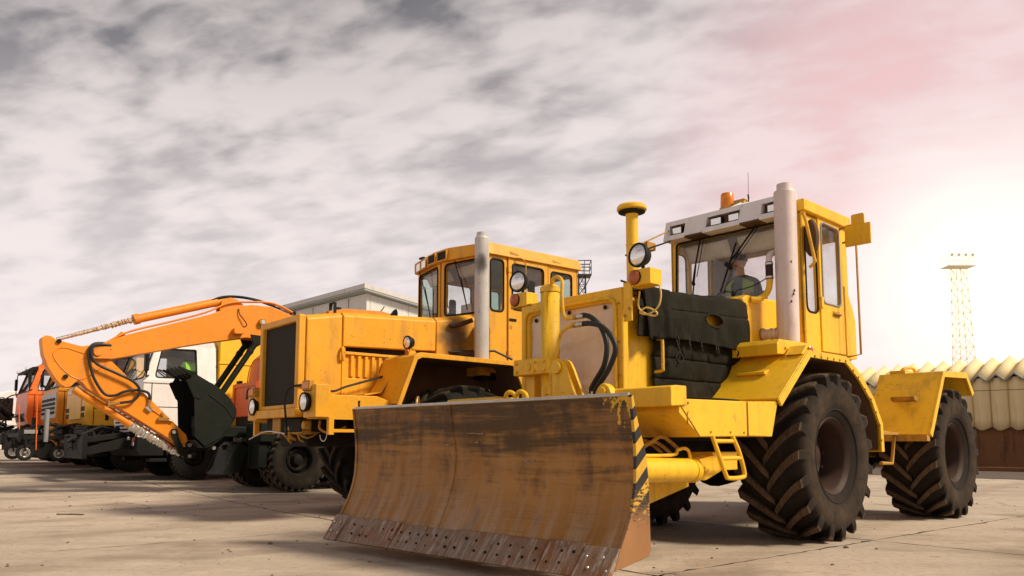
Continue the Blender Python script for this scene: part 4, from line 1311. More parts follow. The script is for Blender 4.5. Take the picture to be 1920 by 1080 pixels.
def tractor_cab(t):
    B = lambda: MB()
    Wd = .90
    # floor and lower walls
    B().box(-1.62, -.46, -.86, .86, 1.96, 2.06).build('cab_floor', CHASSIS, t)
    fw = B().panel([(-Wd, 2.0), (Wd, 2.0), (Wd, 3.64), (-Wd, 3.64)], [(-.825, 2.62), (.825, 2.62), (.80, 3.58), (-.80, 3.58)], .05, FX(-.46), -.04, 0).build('cab_front', YELLOW, t, .006)
    B().box(-.485, -.475, -.85, .85, 2.60, 3.60).build('windscreen', GLASS, fw)
    B().tube([(-.455, y, z_) for y, z_ in rounded([(-.83, 2.615), (.83, 2.615), (.805, 3.585), (-.805, 3.585)], .05)], .014, 6, closed=True).build('windscreen_seal', BLACK, fw)
    bw = B().panel([(-Wd, 2.0), (Wd, 2.0), (Wd, 3.64), (-Wd, 3.64)], [(-.82, 2.45), (.82, 2.45), (.82, 3.52), (-.82, 3.52)], .07, FX(-1.62), 0, .04).build('cab_back', YELLOW, t, .006)
    B().box(-1.605, -1.595, -.84, .84, 2.43, 3.54).build('rear_window', GLASS, bw)
    for sg in (1, -1):
        y = sg * Wd
        d0, d1 = (-.04, 0) if sg > 0 else (0, .04)
        q = B().panel([(-.84, 2.0), (-.46, 2.0), (-.46, 3.64), (-.84, 3.64)], [(-.80, 2.50), (-.52, 2.50), (-.52, 3.50), (-.80, 3.50)], .09, FY(y), d0, d1).build('cab_quarter', YELLOW, t, .005)
        B().box(-.82, -.50, y - sg * .025 - .004, y - sg * .025 + .004, 2.48, 3.52).build('quarter_window', GLASS, q)
        B().tube([(u_, y + sg * .002, v_) for u_, v_ in rounded([(-.80, 2.50), (-.52, 2.50), (-.52, 3.50), (-.80, 3.50)], .09)], .012, 6, closed=True).build('window_seal', BLACK, q)
        dr = B().panel([(-1.46, 2.06), (-.845, 2.06), (-.845, 3.68), (-1.46, 3.68)], [(-1.365, 2.64), (-.895, 2.64), (-.905, 3.615), (-1.375, 3.60)], .075, FY(y), d0 + sg * .018, d1 + sg * .018).build('cab_door', YELLOW, t, .008)
        B().box(-1.385, -.885, y - .004, y + .004, 2.62, 3.63).build('door_window', GLASS, dr)
        B().tube([(u_, y + sg * .02, v_) for u_, v_ in rounded([(-1.365, 2.64), (-.895, 2.64), (-.905, 3.615), (-1.375, 3.60)], .075)], .013, 6, closed=True).build('window_seal', GREYTRIM, dr)
        B().tube(catmull([(-1.30, y + sg * .02, 2.53), (-1.30, y + sg * .045, 2.535), (-1.16, y + sg * .045, 2.535), (-1.16, y + sg * .02, 2.53)], 3), .013, 8).box(-1.32, -1.14, y + sg * .02 - .003, y + sg * .02 + .004, 2.505, 2.565).build('door_handle', DKYEL, dr)
        B().box(-.86, -.80, y + (-.01 if sg > 0 else -.05), y + (.05 if sg > 0 else .01), 2.56, 2.70).build('hinge', YELLOW, dr, .01)
        B().prism([(-1.62, 2.0), (-1.47, 2.0), (-1.47, 3.66), (-1.62, 3.66)], 'y', y - .02 if sg > 0 else y - .01, y + .01 if sg > 0 else y + .02).build('rear_pillar', YELLOW, t, .006)
        B().prism([(-1.74, 2.03), (-1.47, 2.0), (-1.47, 2.92), (-1.52, 2.90), (-1.70, 2.62), (-1.745, 2.5)], 'y', y - .06 if sg > 0 else y - .03, y + .03 if sg > 0 else y + .06).build('rear_lower_panel', YELLOW, t, .01)
        B().strip([(-.46, 3.68), (-1.68, 3.68)], .05, y - .01 if sg > 0 else y - .05, y + .05 if sg > 0 else y + .01).build('drip_rail', YELLOW, t, .006)
    B().prism([(-.44, 3.66), (-.44, 3.80), (-1.66, 3.81), (-1.70, 3.69), (-1.66, 3.66)], 'y', -.955, .955).build('cab_roof', YELLOW, t, .018)
    B().box(-1.5, -.5, -.78, .70, 3.80, 3.845).build('roof_top_skin', WHITE, t, .02)
    # white lamp visor
    vis = B()
    segs = [(-.875, -.80, 0), (-.80, -.565, 1), (-.565, -.245, 0), (-.245, .215, 1), (.215, .50, 0), (.50, .72, 1), (.72, .86, 0)]
    vx = lambda zz: -.295 - .10 * max(0, (zz - 3.66) / .2)
    for y0, y1, hole in segs:
        if hole:
            vis.prism([(-.46, 3.60), (-.255, 3.60), (-.275, 3.665), (-.46, 3.665)], 'y', y0, y1)
            vis.prism([(-.46, 3.80), (-.315, 3.80), (-.33, 3.865), (-.46, 3.87)], 'y', y0, y1)
        else:
            vis.prism([(-.46, 3.60), (-.255, 3.60), (-.33, 3.865), (-.46, 3.87)], 'y', y0, y1)
    vo = vis.build('lamp_visor', WHITE, t, .005)
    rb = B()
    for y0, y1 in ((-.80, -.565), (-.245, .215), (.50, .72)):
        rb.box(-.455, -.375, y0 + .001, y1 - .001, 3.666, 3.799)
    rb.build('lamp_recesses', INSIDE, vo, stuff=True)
    for y0, y1 in ((-.775, -.62), (-.205, -.04), (.045, .205), (.56, .70)):
        l_ = B().box(-.38, -.315, y0, y1, 3.675, 3.775).build('roof_lamp', CHASSIS, t, .012)
        B().box(-.316, -.308, y0 + .012, y1 - .012, 3.685, 3.765).build('lens', LENS, l_, .01)
    for yc in (-.42, .36):
        B().prism([(-.44, 3.59), (-.25, 3.59), (-.25, 3.61), (-.30, 3.655), (-.44, 3.66)], 'y', yc - .13, yc + .13).build('wiper_motor_cover', INSIDE, vo, .006)
        wy = yc
        wp = B()
        if yc < 0:
            wp.tube([(-.40, wy + .02, 3.60), (-.42, wy - .10, 3.18), (-.425, wy - .13, 3.05)], [.013, .010, .008], 6)
            wp.tube([(-.40, wy + .07, 3.60), (-.425, wy - .07, 3.10)], .006, 6)
            wp.tube([(-.43, wy - .075, 3.32), (-.435, wy - .17, 2.68)], .010, 6).tube([(-.427, wy - .13, 3.05), (-.432, wy - .12, 3.0)], .022, 8)
        else:
            wp.tube([(-.40, wy + .02, 3.60), (-.42, wy - .40, 3.17)], [.013, .009], 6)
            wp.tube([(-.40, wy + .07, 3.60), (-.42, wy - .36, 3.15)], .006, 6)
            wp.tube([(-.43, wy - .28, 3.44), (-.435, wy - .52, 2.86)], .012, 6).tube([(-.425, wy - .43, 3.20), (-.43, wy - .36, 3.13)], .026, 8)
        wp.build('wiper', BLACK, t)
    # beacon and aerial
    bc = B().cyl((-.52, -.08, 3.84), (-.52, -.08, 3.90), .016).lathe([(.09, 0), (.098, .01), (.098, .028), (.07, .05)], (-.52, -.08, 3.895), (0, 0, 1), 24).box(-.58, -.48, .03, .17, 3.90, 3.985).build('beacon_base', DKYEL, t)
    B().lathe([(.05, .0), (.052, .06), (.03, .08), (.028, .12)], (-.52, -.08, 3.93), (0, 0, 1), 16).build('beacon_reflector', RIM, bc)
    bd = B().lathe([(.086, .0), (.083, .10), (.078, .17), (.070, .185), (.01, .19)], (-.52, -.08, 3.925), (0, 0, 1), 28)
    bd.build('beacon_dome', AMBER, bc)
    B().cyl((-.56, .19, 3.83), (-.56, .19, 4.02), .008).cyl((-.62, .16, 4.02), (-.5, .22, 4.02), .010).tube([(-.56, .19, 4.02), (-.57, .19, 4.33)], .0028, 5).build('aerial', CHASSIS, t)
    # right-hand side mirror plate and its long rail
    B().box(-1.40, -1.37, 1.0, 1.31, 3.37, 3.63).prism(rounded([(1.08, 3.60), (1.08, 3.76), (1.24, 3.76), (1.24, 3.60)], .03), 'x', -1.405, -1.375).build('mirror', YELLOW, t, .01)
    B().tube(catmull([(-1.42, .92, 3.62), (-1.42, 1.05, 3.64), (-1.42, 1.12, 3.60)], 3), .016, 8).tube([(-1.42, .95, 3.44), (-1.42, 1.10, 3.47), (-1.42, 1.115, 3.40), (-1.40, 1.12, 2.05), (-1.40, .95, 2.03)], .013, 8).build('mirror_rail', DKYEL, t)
    B().tube(catmull([(.02, 1.06, 3.70), (-.05, 1.02, 3.66), (-.22, .95, 3.66), (-.26, .92, 3.60)], 4), .013, 8).tube([(-.36, .98, 3.60), (-.40, .99, 3.50), (-.52, 1.02, 3.05), (-.53, .95, 3.0)], .020, 8).tube([(-.36, .98, 3.60), (-.42, .93, 3.62)], .02, 8).build('stack_stay', YELLOW, t)
    B().lathe([(.10, 0), (.11, .02), (.10, .04)], (0, 0, 0), (0, 0, 1), 24).xf(Matrix.Translation((-.56, .985, 3.34)) @ Matrix.Rotation(R(78), 4, 'Z') @ Matrix.Rotation(R(90), 4, 'X') @ Matrix.Diagonal((.9, 2.0, 1.4, 1))).build('side_mirror', INSIDE, t)
    # interior
    for y0, y1 in ((-.74, -.12), (.02, .74)):
        B().grid(lambda a, b: (-.56 - .10 * b, y0 + (y1 - y0) * a, 3.54 - .20 * b), 6, 4).build('sun_shade', CREAM, t, solid=.012)
    B().box(-1.58, -1.30, -.80, -.50, 2.06, 3.62).build('inner_rear_pillar', GREYTRIM, t, .03)
    B().box(-1.58, -.60, -.86, .86, 3.58, 3.655).build('headlining', GREYTRIM, t, .02)
    B().prism([(-.50, 2.06), (-.50, 2.62), (-.62, 2.68), (-.85, 2.60), (-.85, 2.06)], 'y', -.62, .30).build('dashboard', BLACK, t, .03)
    sw = B()
    c = Vector((-.80, -.22, 2.80))
    M_ = Matrix.Translation(c) @ Matrix.Rotation(R(-28), 4, 'Y')
    sw.tube([M_ @ Vector((.20 * math.cos(a), .20 * math.sin(a), 0)) for a in [R(15 * i) for i in range(24)]], .015, 8, closed=True)
    for k in range(3):
        a = R(90 + 120 * k)
        sw.tube([M_ @ Vector((0, 0, -.02)), M_ @ Vector((.2 * math.cos(a), .2 * math.sin(a), 0))], .010, 6)
    sw.tube([M_ @ Vector((0, 0, 0)), M_ @ Vector((.02, 0, -.35))], .03, 10)
    sw.build('steering_wheel', BLACK, t)
    B().box(-1.30, -.88, -.46, .02, 2.36, 2.47).build('seat_cushion', SEATM, t, .04)
    B().prism([(-1.28, 2.44), (-1.17, 2.44), (-1.25, 2.98), (-1.35, 2.98)], 'y', -.44, .0).build('seat_back', SEATM, t, .05)
    B().box(-1.22, -.95, -.34, -.10, 2.05, 2.36).build('seat_base', BLACK, t, .01)
    return t


TR = tractor()
tractor_cab(TR)


def on(root, name, label, cat):
    """a separate thing standing on or in another: same place and heading, not a child"""
    o = thing(name, label, cat, root.location, root.rotation_euler[2])
    o.scale = root.scale
    return o


drv = on(TR, 'person', 'driver in dark jacket and lime vest behind the windscreen of the nearest yellow tractor', 'person')
seated_person(drv, (-1.06, -.22, 2.58), (-.86, -.03, 2.88), (-.86, -.41, 2.88))


def hood_blanket():
    """quilted canvas draped over the hood, its upper flap overlapping the lower apron on the near side"""
    bl = on(TR, 'engine_blanket', 'dark quilted canvas blanket draped over the hood of the nearest yellow tractor', 'blanket')
    xt = lambda u_: 2.36 - 1.86 * u_                       # front to back
    ht = lambda x: 2.385 + (2.42 - x) / 1.93 * .145        # hood top height there

    def wr(x, q):
        return noise.noise(Vector((x * 4.5, q * 1.2, 7))) * .014 + noise.noise(Vector((x * 9, q * 2, 3))) * .006

    def top(u_, v_):
        x = xt(u_)
        h = ht(x)
        if v_ < .62:                                        # across the top
            y = -.70 + 1.36 * (v_ / .62)
            rr = .02 * math.sin(x * 9) * .4
            return (x, y, h + .022 + wr(x, y) + rr - .05 * max(0, (abs(y) - .56) / .14) ** 2)
        q = (v_ - .62) / .38                                # down the near side
        drop = h - .04 - q * (h - .04 - (1.965 - .012 * math.sin(x * 3)))
        fold = .016 * noise.noise(Vector((x * 7 + q * 1.2, q * .8, 11))) * 2 + .010 * noise.noise(Vector((x * 19 - q * 2.5, q * .9, 5))) * 2
        fold *= (.45 + .75 * max(0, min(1, (x - .6) / 1.2))) * (.35 + .65 * q)
        quilt = -.012 * math.exp(-((q - .34) / .02) ** 2)
        return (x + .03 * q * (1 - u_), .715 + .035 * min(1, q * 2) + fold * .9 + quilt + wr(x, q), drop)
    hc = (1.18, 2.215)

    def keep(u_, v_):
        p = top(u_, v_)
        return not (v_ > .62 and ((p[0] - hc[0]) / .15) ** 2 + ((p[2] - hc[1]) / .062) ** 2 < 1) and not (v_ > .62 and p[0] > 2.24 and p[2] > 2.3)
    tp = MB().grid(top, 150, 110, keep).build('upper_flap', QUILT, bl, solid=.016)
    MB().tube([(hc[0] + .158 * math.cos(a), .755, hc[1] + .068 * math.sin(a)) for a in [R(12 * i) for i in range(30)]], .014, 8, closed=True).build('opening_hem', QUILT, tp)

    def low(u_, v_):
        x = 2.10 - 1.60 * u_
        zz = 2.02 - .60 * v_
        lim = .50 + (1.97 - zz) * .96 if zz < 1.97 else .50
        x = 2.10 + (lim - 2.10) * u_
        seam = sum(-.016 * math.exp(-((zz - s_) / .010) ** 2) for s_ in (1.80, 1.60))
        puff = .010 * abs(math.sin((zz - 1.40) / .20 * math.pi)) ** .8 + .014 * noise.noise(Vector((x * 3.2 - zz * 5, zz * 2.0, 5))) + .016 * noise.noise(Vector((x * 5 + zz * 3, zz * 6, 2))) + .010 * noise.noise(Vector((x * 13, zz * 9 - x * 4, 8)))
        return (x, .672 + puff + seam + wr(x, zz) * 1.4, zz)
    lw_ = MB().grid(low, 110, 80).build('lower_apron', QUILT, bl, solid=.014)

    def corner(u_, v_):
        zz = 2.43 - (.51 - .05 * u_) * v_
        return (2.30 - .40 * u_, .735 + .03 * v_ + .030 * math.sin(u_ * 8 + v_ * 2) * v_ + .02 * math.sin(u_ * 17) * v_, zz)
    MB().grid(corner, 40, 22).build('hanging_corner', QUILT, bl, solid=.012)
    kb = MB()
    for x, zz in ((1.62, 1.93), (1.42, 1.93), (1.16, 1.925), (1.12, 1.91), (.74, 1.92)):
        kb.tube(catmull([(x, .755, zz + .06), (x + .02, .77, zz), (x - .01, .765, zz - .035), (x + .025, .76, zz - .02), (x, .77, zz + .01)], 4), .008, 6)
    kb.build('tie_cords', CHASSIS, bl, stuff=True)
    MB().tube(catmull([(1.86, .77, 1.96), (1.84, .79, 1.86), (1.80, .80, 1.78), (1.86, .80, 1.74), (1.90, .79, 1.80), (1.85, .80, 1.84), (1.88, .79, 1.70)], 5), .010, 6).tube(catmull([(1.84, .77, 2.0), (1.83, .78, 1.95), (1.84, .78, 1.9)], 3), .007, 6).build('tie_knot', CHASSIS, bl)
    return bl


hood_blanket()


# ------------------------------------------------------------------ second tractor: older cab, no blade
def tractor2():
    t = thing('tractor', 'amber yellow tractor with a black mesh radiator and grey exhaust stack, second from the right', 'tractor', (-1.472, 11.776, 0), heading(50))
    B = lambda: MB()
    for x in (0, -3.7):
        for y, sd_ in ((1.07, 1), (-1.07, -1)):
            BIG2.put(t, x, y, sd_, turn=.2 * (x - y))
    B().box(-1.5, 1.95, -.42, .42, .95, 1.28).build('front_frame', CHASSIS, t, .02)
    B().box(-5.0, -1.7, -.42, .42, .9, 1.4).box(-4.9, -2.7, -.9, .9, 1.4, 2.2).build('rear_frame', DKYEL, t, .03)
    for x in (0, -3.7):
        B().cyl((x, -.95, .9), (x, .95, .9), .17).lathe([(.18, -.3), (.34, -.12), (.36, .1), (.2, .3)], (x, .02, .9), (1, 0, 0), 20).build('axle', CHASSIS, t)
    # nose
    h = .635
    fr = B().panel([(-h, 1.44), (h, 1.44), (h, 2.665), (-h, 2.665)], [(-.535, 1.50), (.535, 1.50), (.535, 2.575), (-.535, 2.575)], .03, FX(2.10), 0, .10)
    fr.build('radiator_frame', YELLOW2, t, .02)
    B().box(2.13, 2.145, -.545, .545, 1.49, 2.585).build('radiator_mesh', GRILLE, t)
    nb = B()
    nb.loops([(2.09, -h, 1.44), (2.09, h, 1.44), (2.09, h, 2.61), (2.09, .58, 2.665), (2.09, -.58, 2.665), (2.09, -h, 2.61)],
             [(1.585, -h - .01, 1.44), (1.585, h + .01, 1.44), (1.585, h + .01, 2.70), (1.585, .58, 2.75), (1.585, -.58, 2.75), (1.585, -h - .01, 2.70)])
    nb.build('nose_shroud', YELLOW2, t, .02)
    hb = B()
    hb.loops([(1.572, -h - .01, 2.285), (1.572, h + .01, 2.285), (1.572, h + .015, 2.70), (1.572, .58, 2.752), (1.572, -.58, 2.752), (1.572, -h - .015, 2.70)],
             [(.10, -h - .04, 2.33), (.10, h + .04, 2.33), (.10, h + .05, 2.765), (.10, .60, 2.83), (.10, -.60, 2.83), (.10, -h - .05, 2.765)])
    hb.build('hood', YELLOW2, t, .015)
    B().box(.1, 1.58, -.56, .56, 1.30, 2.33).build('engine_bay', CHASSIS, t)
    for sg in (1, -1):
        lp_ = B().box(.60, 1.55, sg * .565 - .01, sg * .565 + .01, 1.86, 2.21).box(.55, 1.56, sg * .59 - .03, sg * .59 + .03, 2.185, 2.225).box(1.52, 1.57, sg * .58 - .04, sg * .58 + .04, 1.5, 2.28).build('engine_side_panel', YELLOW2, t, .006)
        for k in range(8):
            x = 1.44 - k * .107
            B().prism([(x, sg * .572), (x - .062, sg * .572), (x - .062, sg * .604), (x - .014, sg * .612)], 'z', 1.89, 2.175).build('louvre', YELLOW2, lp_, .003)
        B().tube(catmull([(1.57, sg * .64, 2.27), (1.60, sg * .69, 2.25), (1.60, sg * .69, 2.12), (1.57, sg * .65, 2.1)], 3), .02, 8).build('hood_hinge', YELLOW2, t)
        # sill box along the side
        a, b_ = sorted((sg * .60, sg * 1.20))
        B().prism([(2.06, 1.31), (2.235, 1.31), (2.235, 1.715), (2.06, 1.725), (2.02, 1.60)], 'y', *((.90, 1.24) if sg > 0 else (-.90, -.62))).build('headlamp_box', YELLOW2, t, .012)
        sx = B().prism([(1.02, 1.31), (2.05, 1.305), (2.05, 1.595), (1.36, 1.60), (1.10, 1.52)], 'y', a, b_).build('side_box', YELLOW2, t, .01)
        B().cyl((1.62, sg * 1.20, 1.52), (1.62, sg * 1.212, 1.52), .014).box(1.61, 1.63, sg * 1.2 - .008, sg * 1.2 + .008, 1.33, 1.52).build('box_catch', CHASSIS, sx)
        sf = B().panel([(1.30, 1.13), (2.02, 1.13), (2.02, 1.31), (1.30, 1.31)], [(1.33, 1.17), (1.96, 1.17), (1.96, 1.29), (1.33, 1.29)], .01, FY(sg * 1.17), -.03, .03)
        sf.box(1.96, 2.03, sg * 1.17 - .031, sg * 1.17 + .031, 1.10, 1.33)
        sf.build('step_frame', YELLOW2, t, .004)
        hy = 1.03 if sg > 0 else -.70
        hl = lamp(t, (2.29 if sg > 0 else 2.25, hy, 1.50), .115, (1, 0, 0), .14, name='headlight', shell=BLACK)
        il = B().box(2.20, 2.27, hy - .10, hy + .10, 1.64, 1.77).build('indicator_lamp', DKYEL, t, .01)
        B().box(2.265, 2.285, hy - .085, hy + .085, 1.66, 1.75).build('indicator_lens', AMBER, il, .01)
        # fender
        fa, fb_ = sorted((sg * .62, sg * 1.40))
        fe = B().strip([(1.145, 1.50), (.90, 2.13), (.82, 2.165), (-.75, 2.155), (-.82, 2.12), (-1.01, 1.74), (-1.06, 1.50)], .03, fa, fb_).build('front_fender', YELLOW2, t, .006)
        B().strip([(1.13, 1.47), (.885, 2.09), (.81, 2.125), (-.74, 2.115), (-.79, 2.09), (-.975, 1.73), (-1.02, 1.50)], .06, sg * 1.40 - .015, sg * 1.40 + .015).build('fender_lip', YELLOW2, fe, .004)
        B().strip([(1.11, 1.48), (.88, 2.095), (.80, 2.125), (-.74, 2.115), (-.795, 2.085), (-.98, 1.73), (-1.03, 1.52)], .012, sg * 1.005 - .375, sg * 1.005 + .375).build('fender_dark_sheet', INSIDE, fe)  # dark sheet just inside the fender plates
        B().prism([(1.10, 1.45), (.86, 2.12), (-.75, 2.12), (-1.0, 1.7), (-1.0, 1.2), (1.1, 1.2)], 'y', sg * .62 - .012, sg * .62 + .012).build('inner_wheel_arch', INSIDE, fe)
        bk = B().strip([(1.40, 1.62), (1.15, 1.66), (.80, 2.17)], .02, *sorted((sg * .64, sg * .95))).build('fender_brace', YELLOW2, fe, .004)
        ra, rb = sorted((sg * .62, sg * 1.45))
        B().strip([(-2.6, 1.2), (-3.2, 2.0), (-4.2, 2.03), (-4.5, 1.6)], .03, ra, rb).build('rear_fender', YELLOW2, t, .006)
        wl = lamp(t, (.82, sg * 1.05, 2.36), .088, (1, .05 * sg, -.05), .10)
        B().cyl((.77, sg * 1.05, 2.17), (.77, sg * 1.05, 2.30), .016).prism([(.70, 2.17), (.84, 2.17), (.80, 2.25), (.72, 2.25)], 'y', sg * 1.05 - .05, sg * 1.05 + .05).build('lamp_stem', YELLOW2, wl)
        B().lathe([(.042, 0), (.042, .02), (.02, .03)], (.83, sg * 1.08, 2.225), (1, 0, 0), 18).build('side_marker', REDLENS, wl)
    # bumper with its lamp cable
    B().box(2.12, 2.235, -.66, .66, 1.33, 1.445).build('bumper', YELLOW2, t, .012)
    B().box(1.4, 2.10, -.55, .55, 1.14, 1.33).build('bumper_bracket', CHASSIS, t, .02)
    B().box(1.95, 2.12, -.30, -.05, 1.12, 1.33).build('tow_plate', DKYEL, t, .01)
    B().box(.58, 1.575, -.60, .60, 1.44, 1.87).build('engine_lower_panel', YELLOW2, t, .01)
    B().tube(catmull([(2.10, .68, 1.75), (2.28, .60, 1.70), (2.31, .52, 1.55), (2.29, .50, 1.40), (2.26, .50, 1.1)], 5), .014, 8).build('bumper_cable', BLACK, t)
    B().tube(catmull([(2.20, .30, 1.12), (2.25, -.2, 1.15), (2.2, -.9, 1.05)], 5), .009, 6).build('thin_wire', STEEL, t)
    B().tube([Vector((2.0, 1.0 + .09 * math.cos(a), 1.10 + .08 * math.sin(a))) for a in [R(180 + 15 * i) for i in range(13)]], .006, 6).build('wire_loop', STEEL, t)
    # belly clutter behind the bumper
    cl = B()
    rnd = random.Random(4)
    for k in range(12):
        y = rnd.uniform(-.3, 1.1)
        cl.tube(catmull([(2.05, y, 1.27), (2.08, y + rnd.uniform(-.1, .1), 1.17), (1.95, y + rnd.uniform(-.2, .2), 1.10 + rnd.uniform(-.1, .05)), (1.7, y, 1.2)], 3), rnd.uniform(.012, .028), 7)
    cl.box(1.95, 2.08, .25, .55, 1.12, 1.30).cyl((2.08, .75, 1.22), (2.16, .75, 1.22), .05)
    cl.build('steering_hoses', DKYEL, t, stuff=True)
    B().tube(catmull([(2.20, 1.06, 1.70), (1.80, .80, 1.665), (1.56, .74, 1.74), (1.16, .74, 1.86), (.87, .76, 1.955), (.74, .90, 2.10), (.72, 1.0, 2.30)], 6), .016, 8).build('lamp_cable', HOSE, t)
    # cowl with the soot mark
    cb = B()
    cb.loops([(.09, -.68, 2.17), (.09, .68, 2.17), (.09, .68, 2.77), (.09, .60, 2.835), (.09, -.60, 2.835), (.09, -.68, 2.77)],
             [(-.56, -.80, 2.17), (-.56, .80, 2.17), (-.56, .80, 2.86), (-.56, .72, 2.94), (-.56, -.72, 2.94), (-.56, -.80, 2.86)])
    cb.build('cowl', SOOTY, t, .015)
    stk = B().cyl((-.45, 1.06, 2.19), (-.45, 1.06, 4.02), .108, seg=36)
    stk.lathe([(.108, 0), (.10, .02), (.082, .03), (.082, .09), (.070, .09), (.070, .03)], (-.45, 1.06, 4.02), (0, 0, 1), 28, cap=False)
    so = stk.build('exhaust_stack', SOOTPIPE, t)
    B().tube(catmull([(-.10, .74, 2.72), (-.2, .80, 2.73), (-.36, .96, 2.80)], 4), .035, 12).build('breather_pipe', RIM, t)
    B().tube(catmull([(-.16, .70, 2.30), (-.26, .85, 2.30), (-.40, 1.0, 2.30)], 4), .055, 14).build('exhaust_elbow', RIM, t)
    B().tube([(-.05, .78, 2.32), (-.7, 1.05, 2.36), (-1.0, 1.1, 2.25)], .018, 8).build('hose_run', HOSE, t)
    # cab
    W2 = .95
    x0, x1 = -2.56, -.62
    B().box(x0, x1, -.90, .90, 1.95, 2.06).build('cab_floor', CHASSIS, t)
    fxf = lambda y: -.40 - .24 * abs(y) / W2
    for y0, y1, i0, i1 in ((-W2, -.02, -.88, -.10), (.02, W2, .10, .88)):
        f = lambda u_, v_, d_: (-.44 - .20 * (abs(u_) / W2) ** 1.0 - .10 * (v_ - 2.8) * 0 + d_, u_, v_)
        pn = B().panel([(y0, 2.72), (y1, 2.72), (y1, 3.90), (y0, 3.90)], [(i0, 2.97), (i1, 2.97), (i1, 3.80), (i0, 3.80)], .08, f, -.045, 0).build('cab_front', YELLOW2, t, .005)
        B().loops([f(i0 - .02, 2.95, -.028), f(i1 + .02, 2.95, -.028), f(i1 + .02, 3.82, -.028), f(i0 - .02, 3.82, -.028)],
                  [f(i0 - .02, 2.95, -.022), f(i1 + .02, 2.95, -.022), f(i1 + .02, 3.82, -.022), f(i0 - .02, 3.82, -.022)]).build('windscreen', GLASS, pn)
        B().tube([f(u_, v_, .002) for u_, v_ in rounded([(i0, 2.97), (i1, 2.97), (i1, 3.80), (i0, 3.80)], .08)], .016, 6, closed=True).build('windscreen_seal', BLACK, pn)
        B().box(-.70, -.50, min(y0, y1), max(y0, y1), 2.0, 2.725).build('cab_front_lower', SOOTY, t)
    for sg in (1, -1):
        y = sg * W2
        d0, d1 = (-.04, 0) if sg > 0 else (0, .04)
        for nm, xa, xb, ia, ib, z0, zb, zt, off in (('cab_quarter', -1.02, -.64, -.955, -.70, 2.05, 2.99, 3.79, 0), ('cab_door', -1.87, -1.045, -1.77, -1.12, 2.10, 3.05, 3.765, .012), ('cab_rear_quarter', x0, -1.885, -2.41, -1.95, 2.05, 3.08, 3.76, 0)):
            q = B().panel([(xa, z0), (xb, z0), (xb, 3.90), (xa, 3.90)], [(ia, zb), (ib, zb), (ib, zt), (ia, zt)], .07, FY(y), d0 + sg * off, d1 + sg * off).build(nm, YELLOW2, t, .006)
            B().box(ia - .02, ib + .02, y - .006, y - .001, zb - .02, zt + .02).build('side_window', GLASS_D if 'door' not in nm else GLASS, q)
            B().tube([(u_, y + sg * (off + .002), v_) for u_, v_ in rounded([(ia, zb), (ib, zb), (ib, zt), (ia, zt)], .07)], .015, 6, closed=True).build('window_seal', BLACK, q)
            if 'door' in nm:
                B().box(-1.20, -1.06, y + sg * .014 - .006, y + sg * .014 + .010, 2.86, 2.90).build('door_handle', CHASSIS, q, .004)
                for zz in (3.66, 2.36, 2.16):
                    B().cyl((-1.04, y + sg * .022, zz - .045), (-1.04, y + sg * .022, zz + .045), .018).box(-1.10, -1.03, y + sg * .006, y + sg * .022, zz - .035, zz + .035).build('hinge', YELLOW2, q)
        B().tube(catmull([(-1.15, y + sg * .02, 3.86), (-1.25, y + sg * .10, 3.84), (-1.32, y + sg * .10, 3.74), (-1.32, y + sg * .10, 3.40), (-1.40, y + sg * .10, 3.36)], 4), .010, 6).build('mirror_arm', YELLOW2, t)
        B().prism(rounded([(-1.50, 3.20), (-1.36, 3.20), (-1.36, 3.52), (-1.50, 3.52)], .05), 'y', y + sg * .10 - .015, y + sg * .10 + .015).build('side_mirror', BLACK, t, .008)
        sc_ = B()
        for xx in (-1.05, -1.95):
            sc_.prism([(xx, 3.86), (xx - .18, 3.86), (xx - .18, 3.91), (xx, 3.94)], 'y', y + sg * .035, y + sg * .043)
        sc_.build('roof_cleats', DKYEL, t, stuff=True)
    bkp = B().panel([(-W2, 2.05), (W2, 2.05), (W2, 3.9), (-W2, 3.9)], [(-.8, 2.9), (.8, 2.9), (.8, 3.75), (-.8, 3.75)], .08, FX(x0), 0, .04).build('cab_back', YELLOW2, t, .006)
    B().box(x0 + .015, x0 + .02, -.82, .82, 2.88, 3.77).build('rear_window', GLASS, bkp)
    rf = B()
    rf.loops([(x0 - .06, -1.0, 3.86), (x0 - .06, 1.0, 3.86), (-.60, 1.0, 3.84), (-.40, .2, 3.84), (-.40, -.2, 3.84), (-.60, -1.0, 3.84)],
             [(x0 - .02, -.97, 4.035), (x0 - .02, .97, 4.035), (-.64, .97, 4.03), (-.43, .2, 4.05), (-.43, -.2, 4.05), (-.64, -.97, 4.03)])
    ro = rf.build('cab_roof', YELLOW2, t, .015)
    # roof fascia: two lamp bays and two vents
    for yc, kind in ((-.82, 0), (-.56, 0), (-.20, 1), (.10, 1)):
        f = lambda yy, zz, dd: (-.40 - .20 * max(0, abs(yy) - .2) / .8 + dd, yy, zz)
        hw = .115
        p = B().panel([(yc - hw - .02, 3.845), (yc + hw + .02, 3.845), (yc + hw + .02, 4.015), (yc - hw - .02, 4.015)], [(yc - hw, 3.865), (yc + hw, 3.865), (yc + hw, 3.995), (yc - hw, 3.995)], .01, f, .004, .022).build('fascia_frame', YELLOW2, ro, .003)
        B().loops([f(yc - hw, 3.862, .002), f(yc + hw, 3.862, .002), f(yc + hw, 3.998, .002), f(yc - hw, 3.998, .002)], [f(yc - hw, 3.862, .009), f(yc + hw, 3.862, .009), f(yc + hw, 3.998, .009), f(yc - hw, 3.998, .009)]).build('roof_lamp' if kind == 0 else 'roof_vent', LENS if kind == 0 else GRILLE, t)
    B().lathe([(.07, 0), (.065, .05), (.04, .08), (.01, .085)], (-.75, -.1, 4.04), (0, 0, 1), 16).build('roof_beacon', AMBER, t)
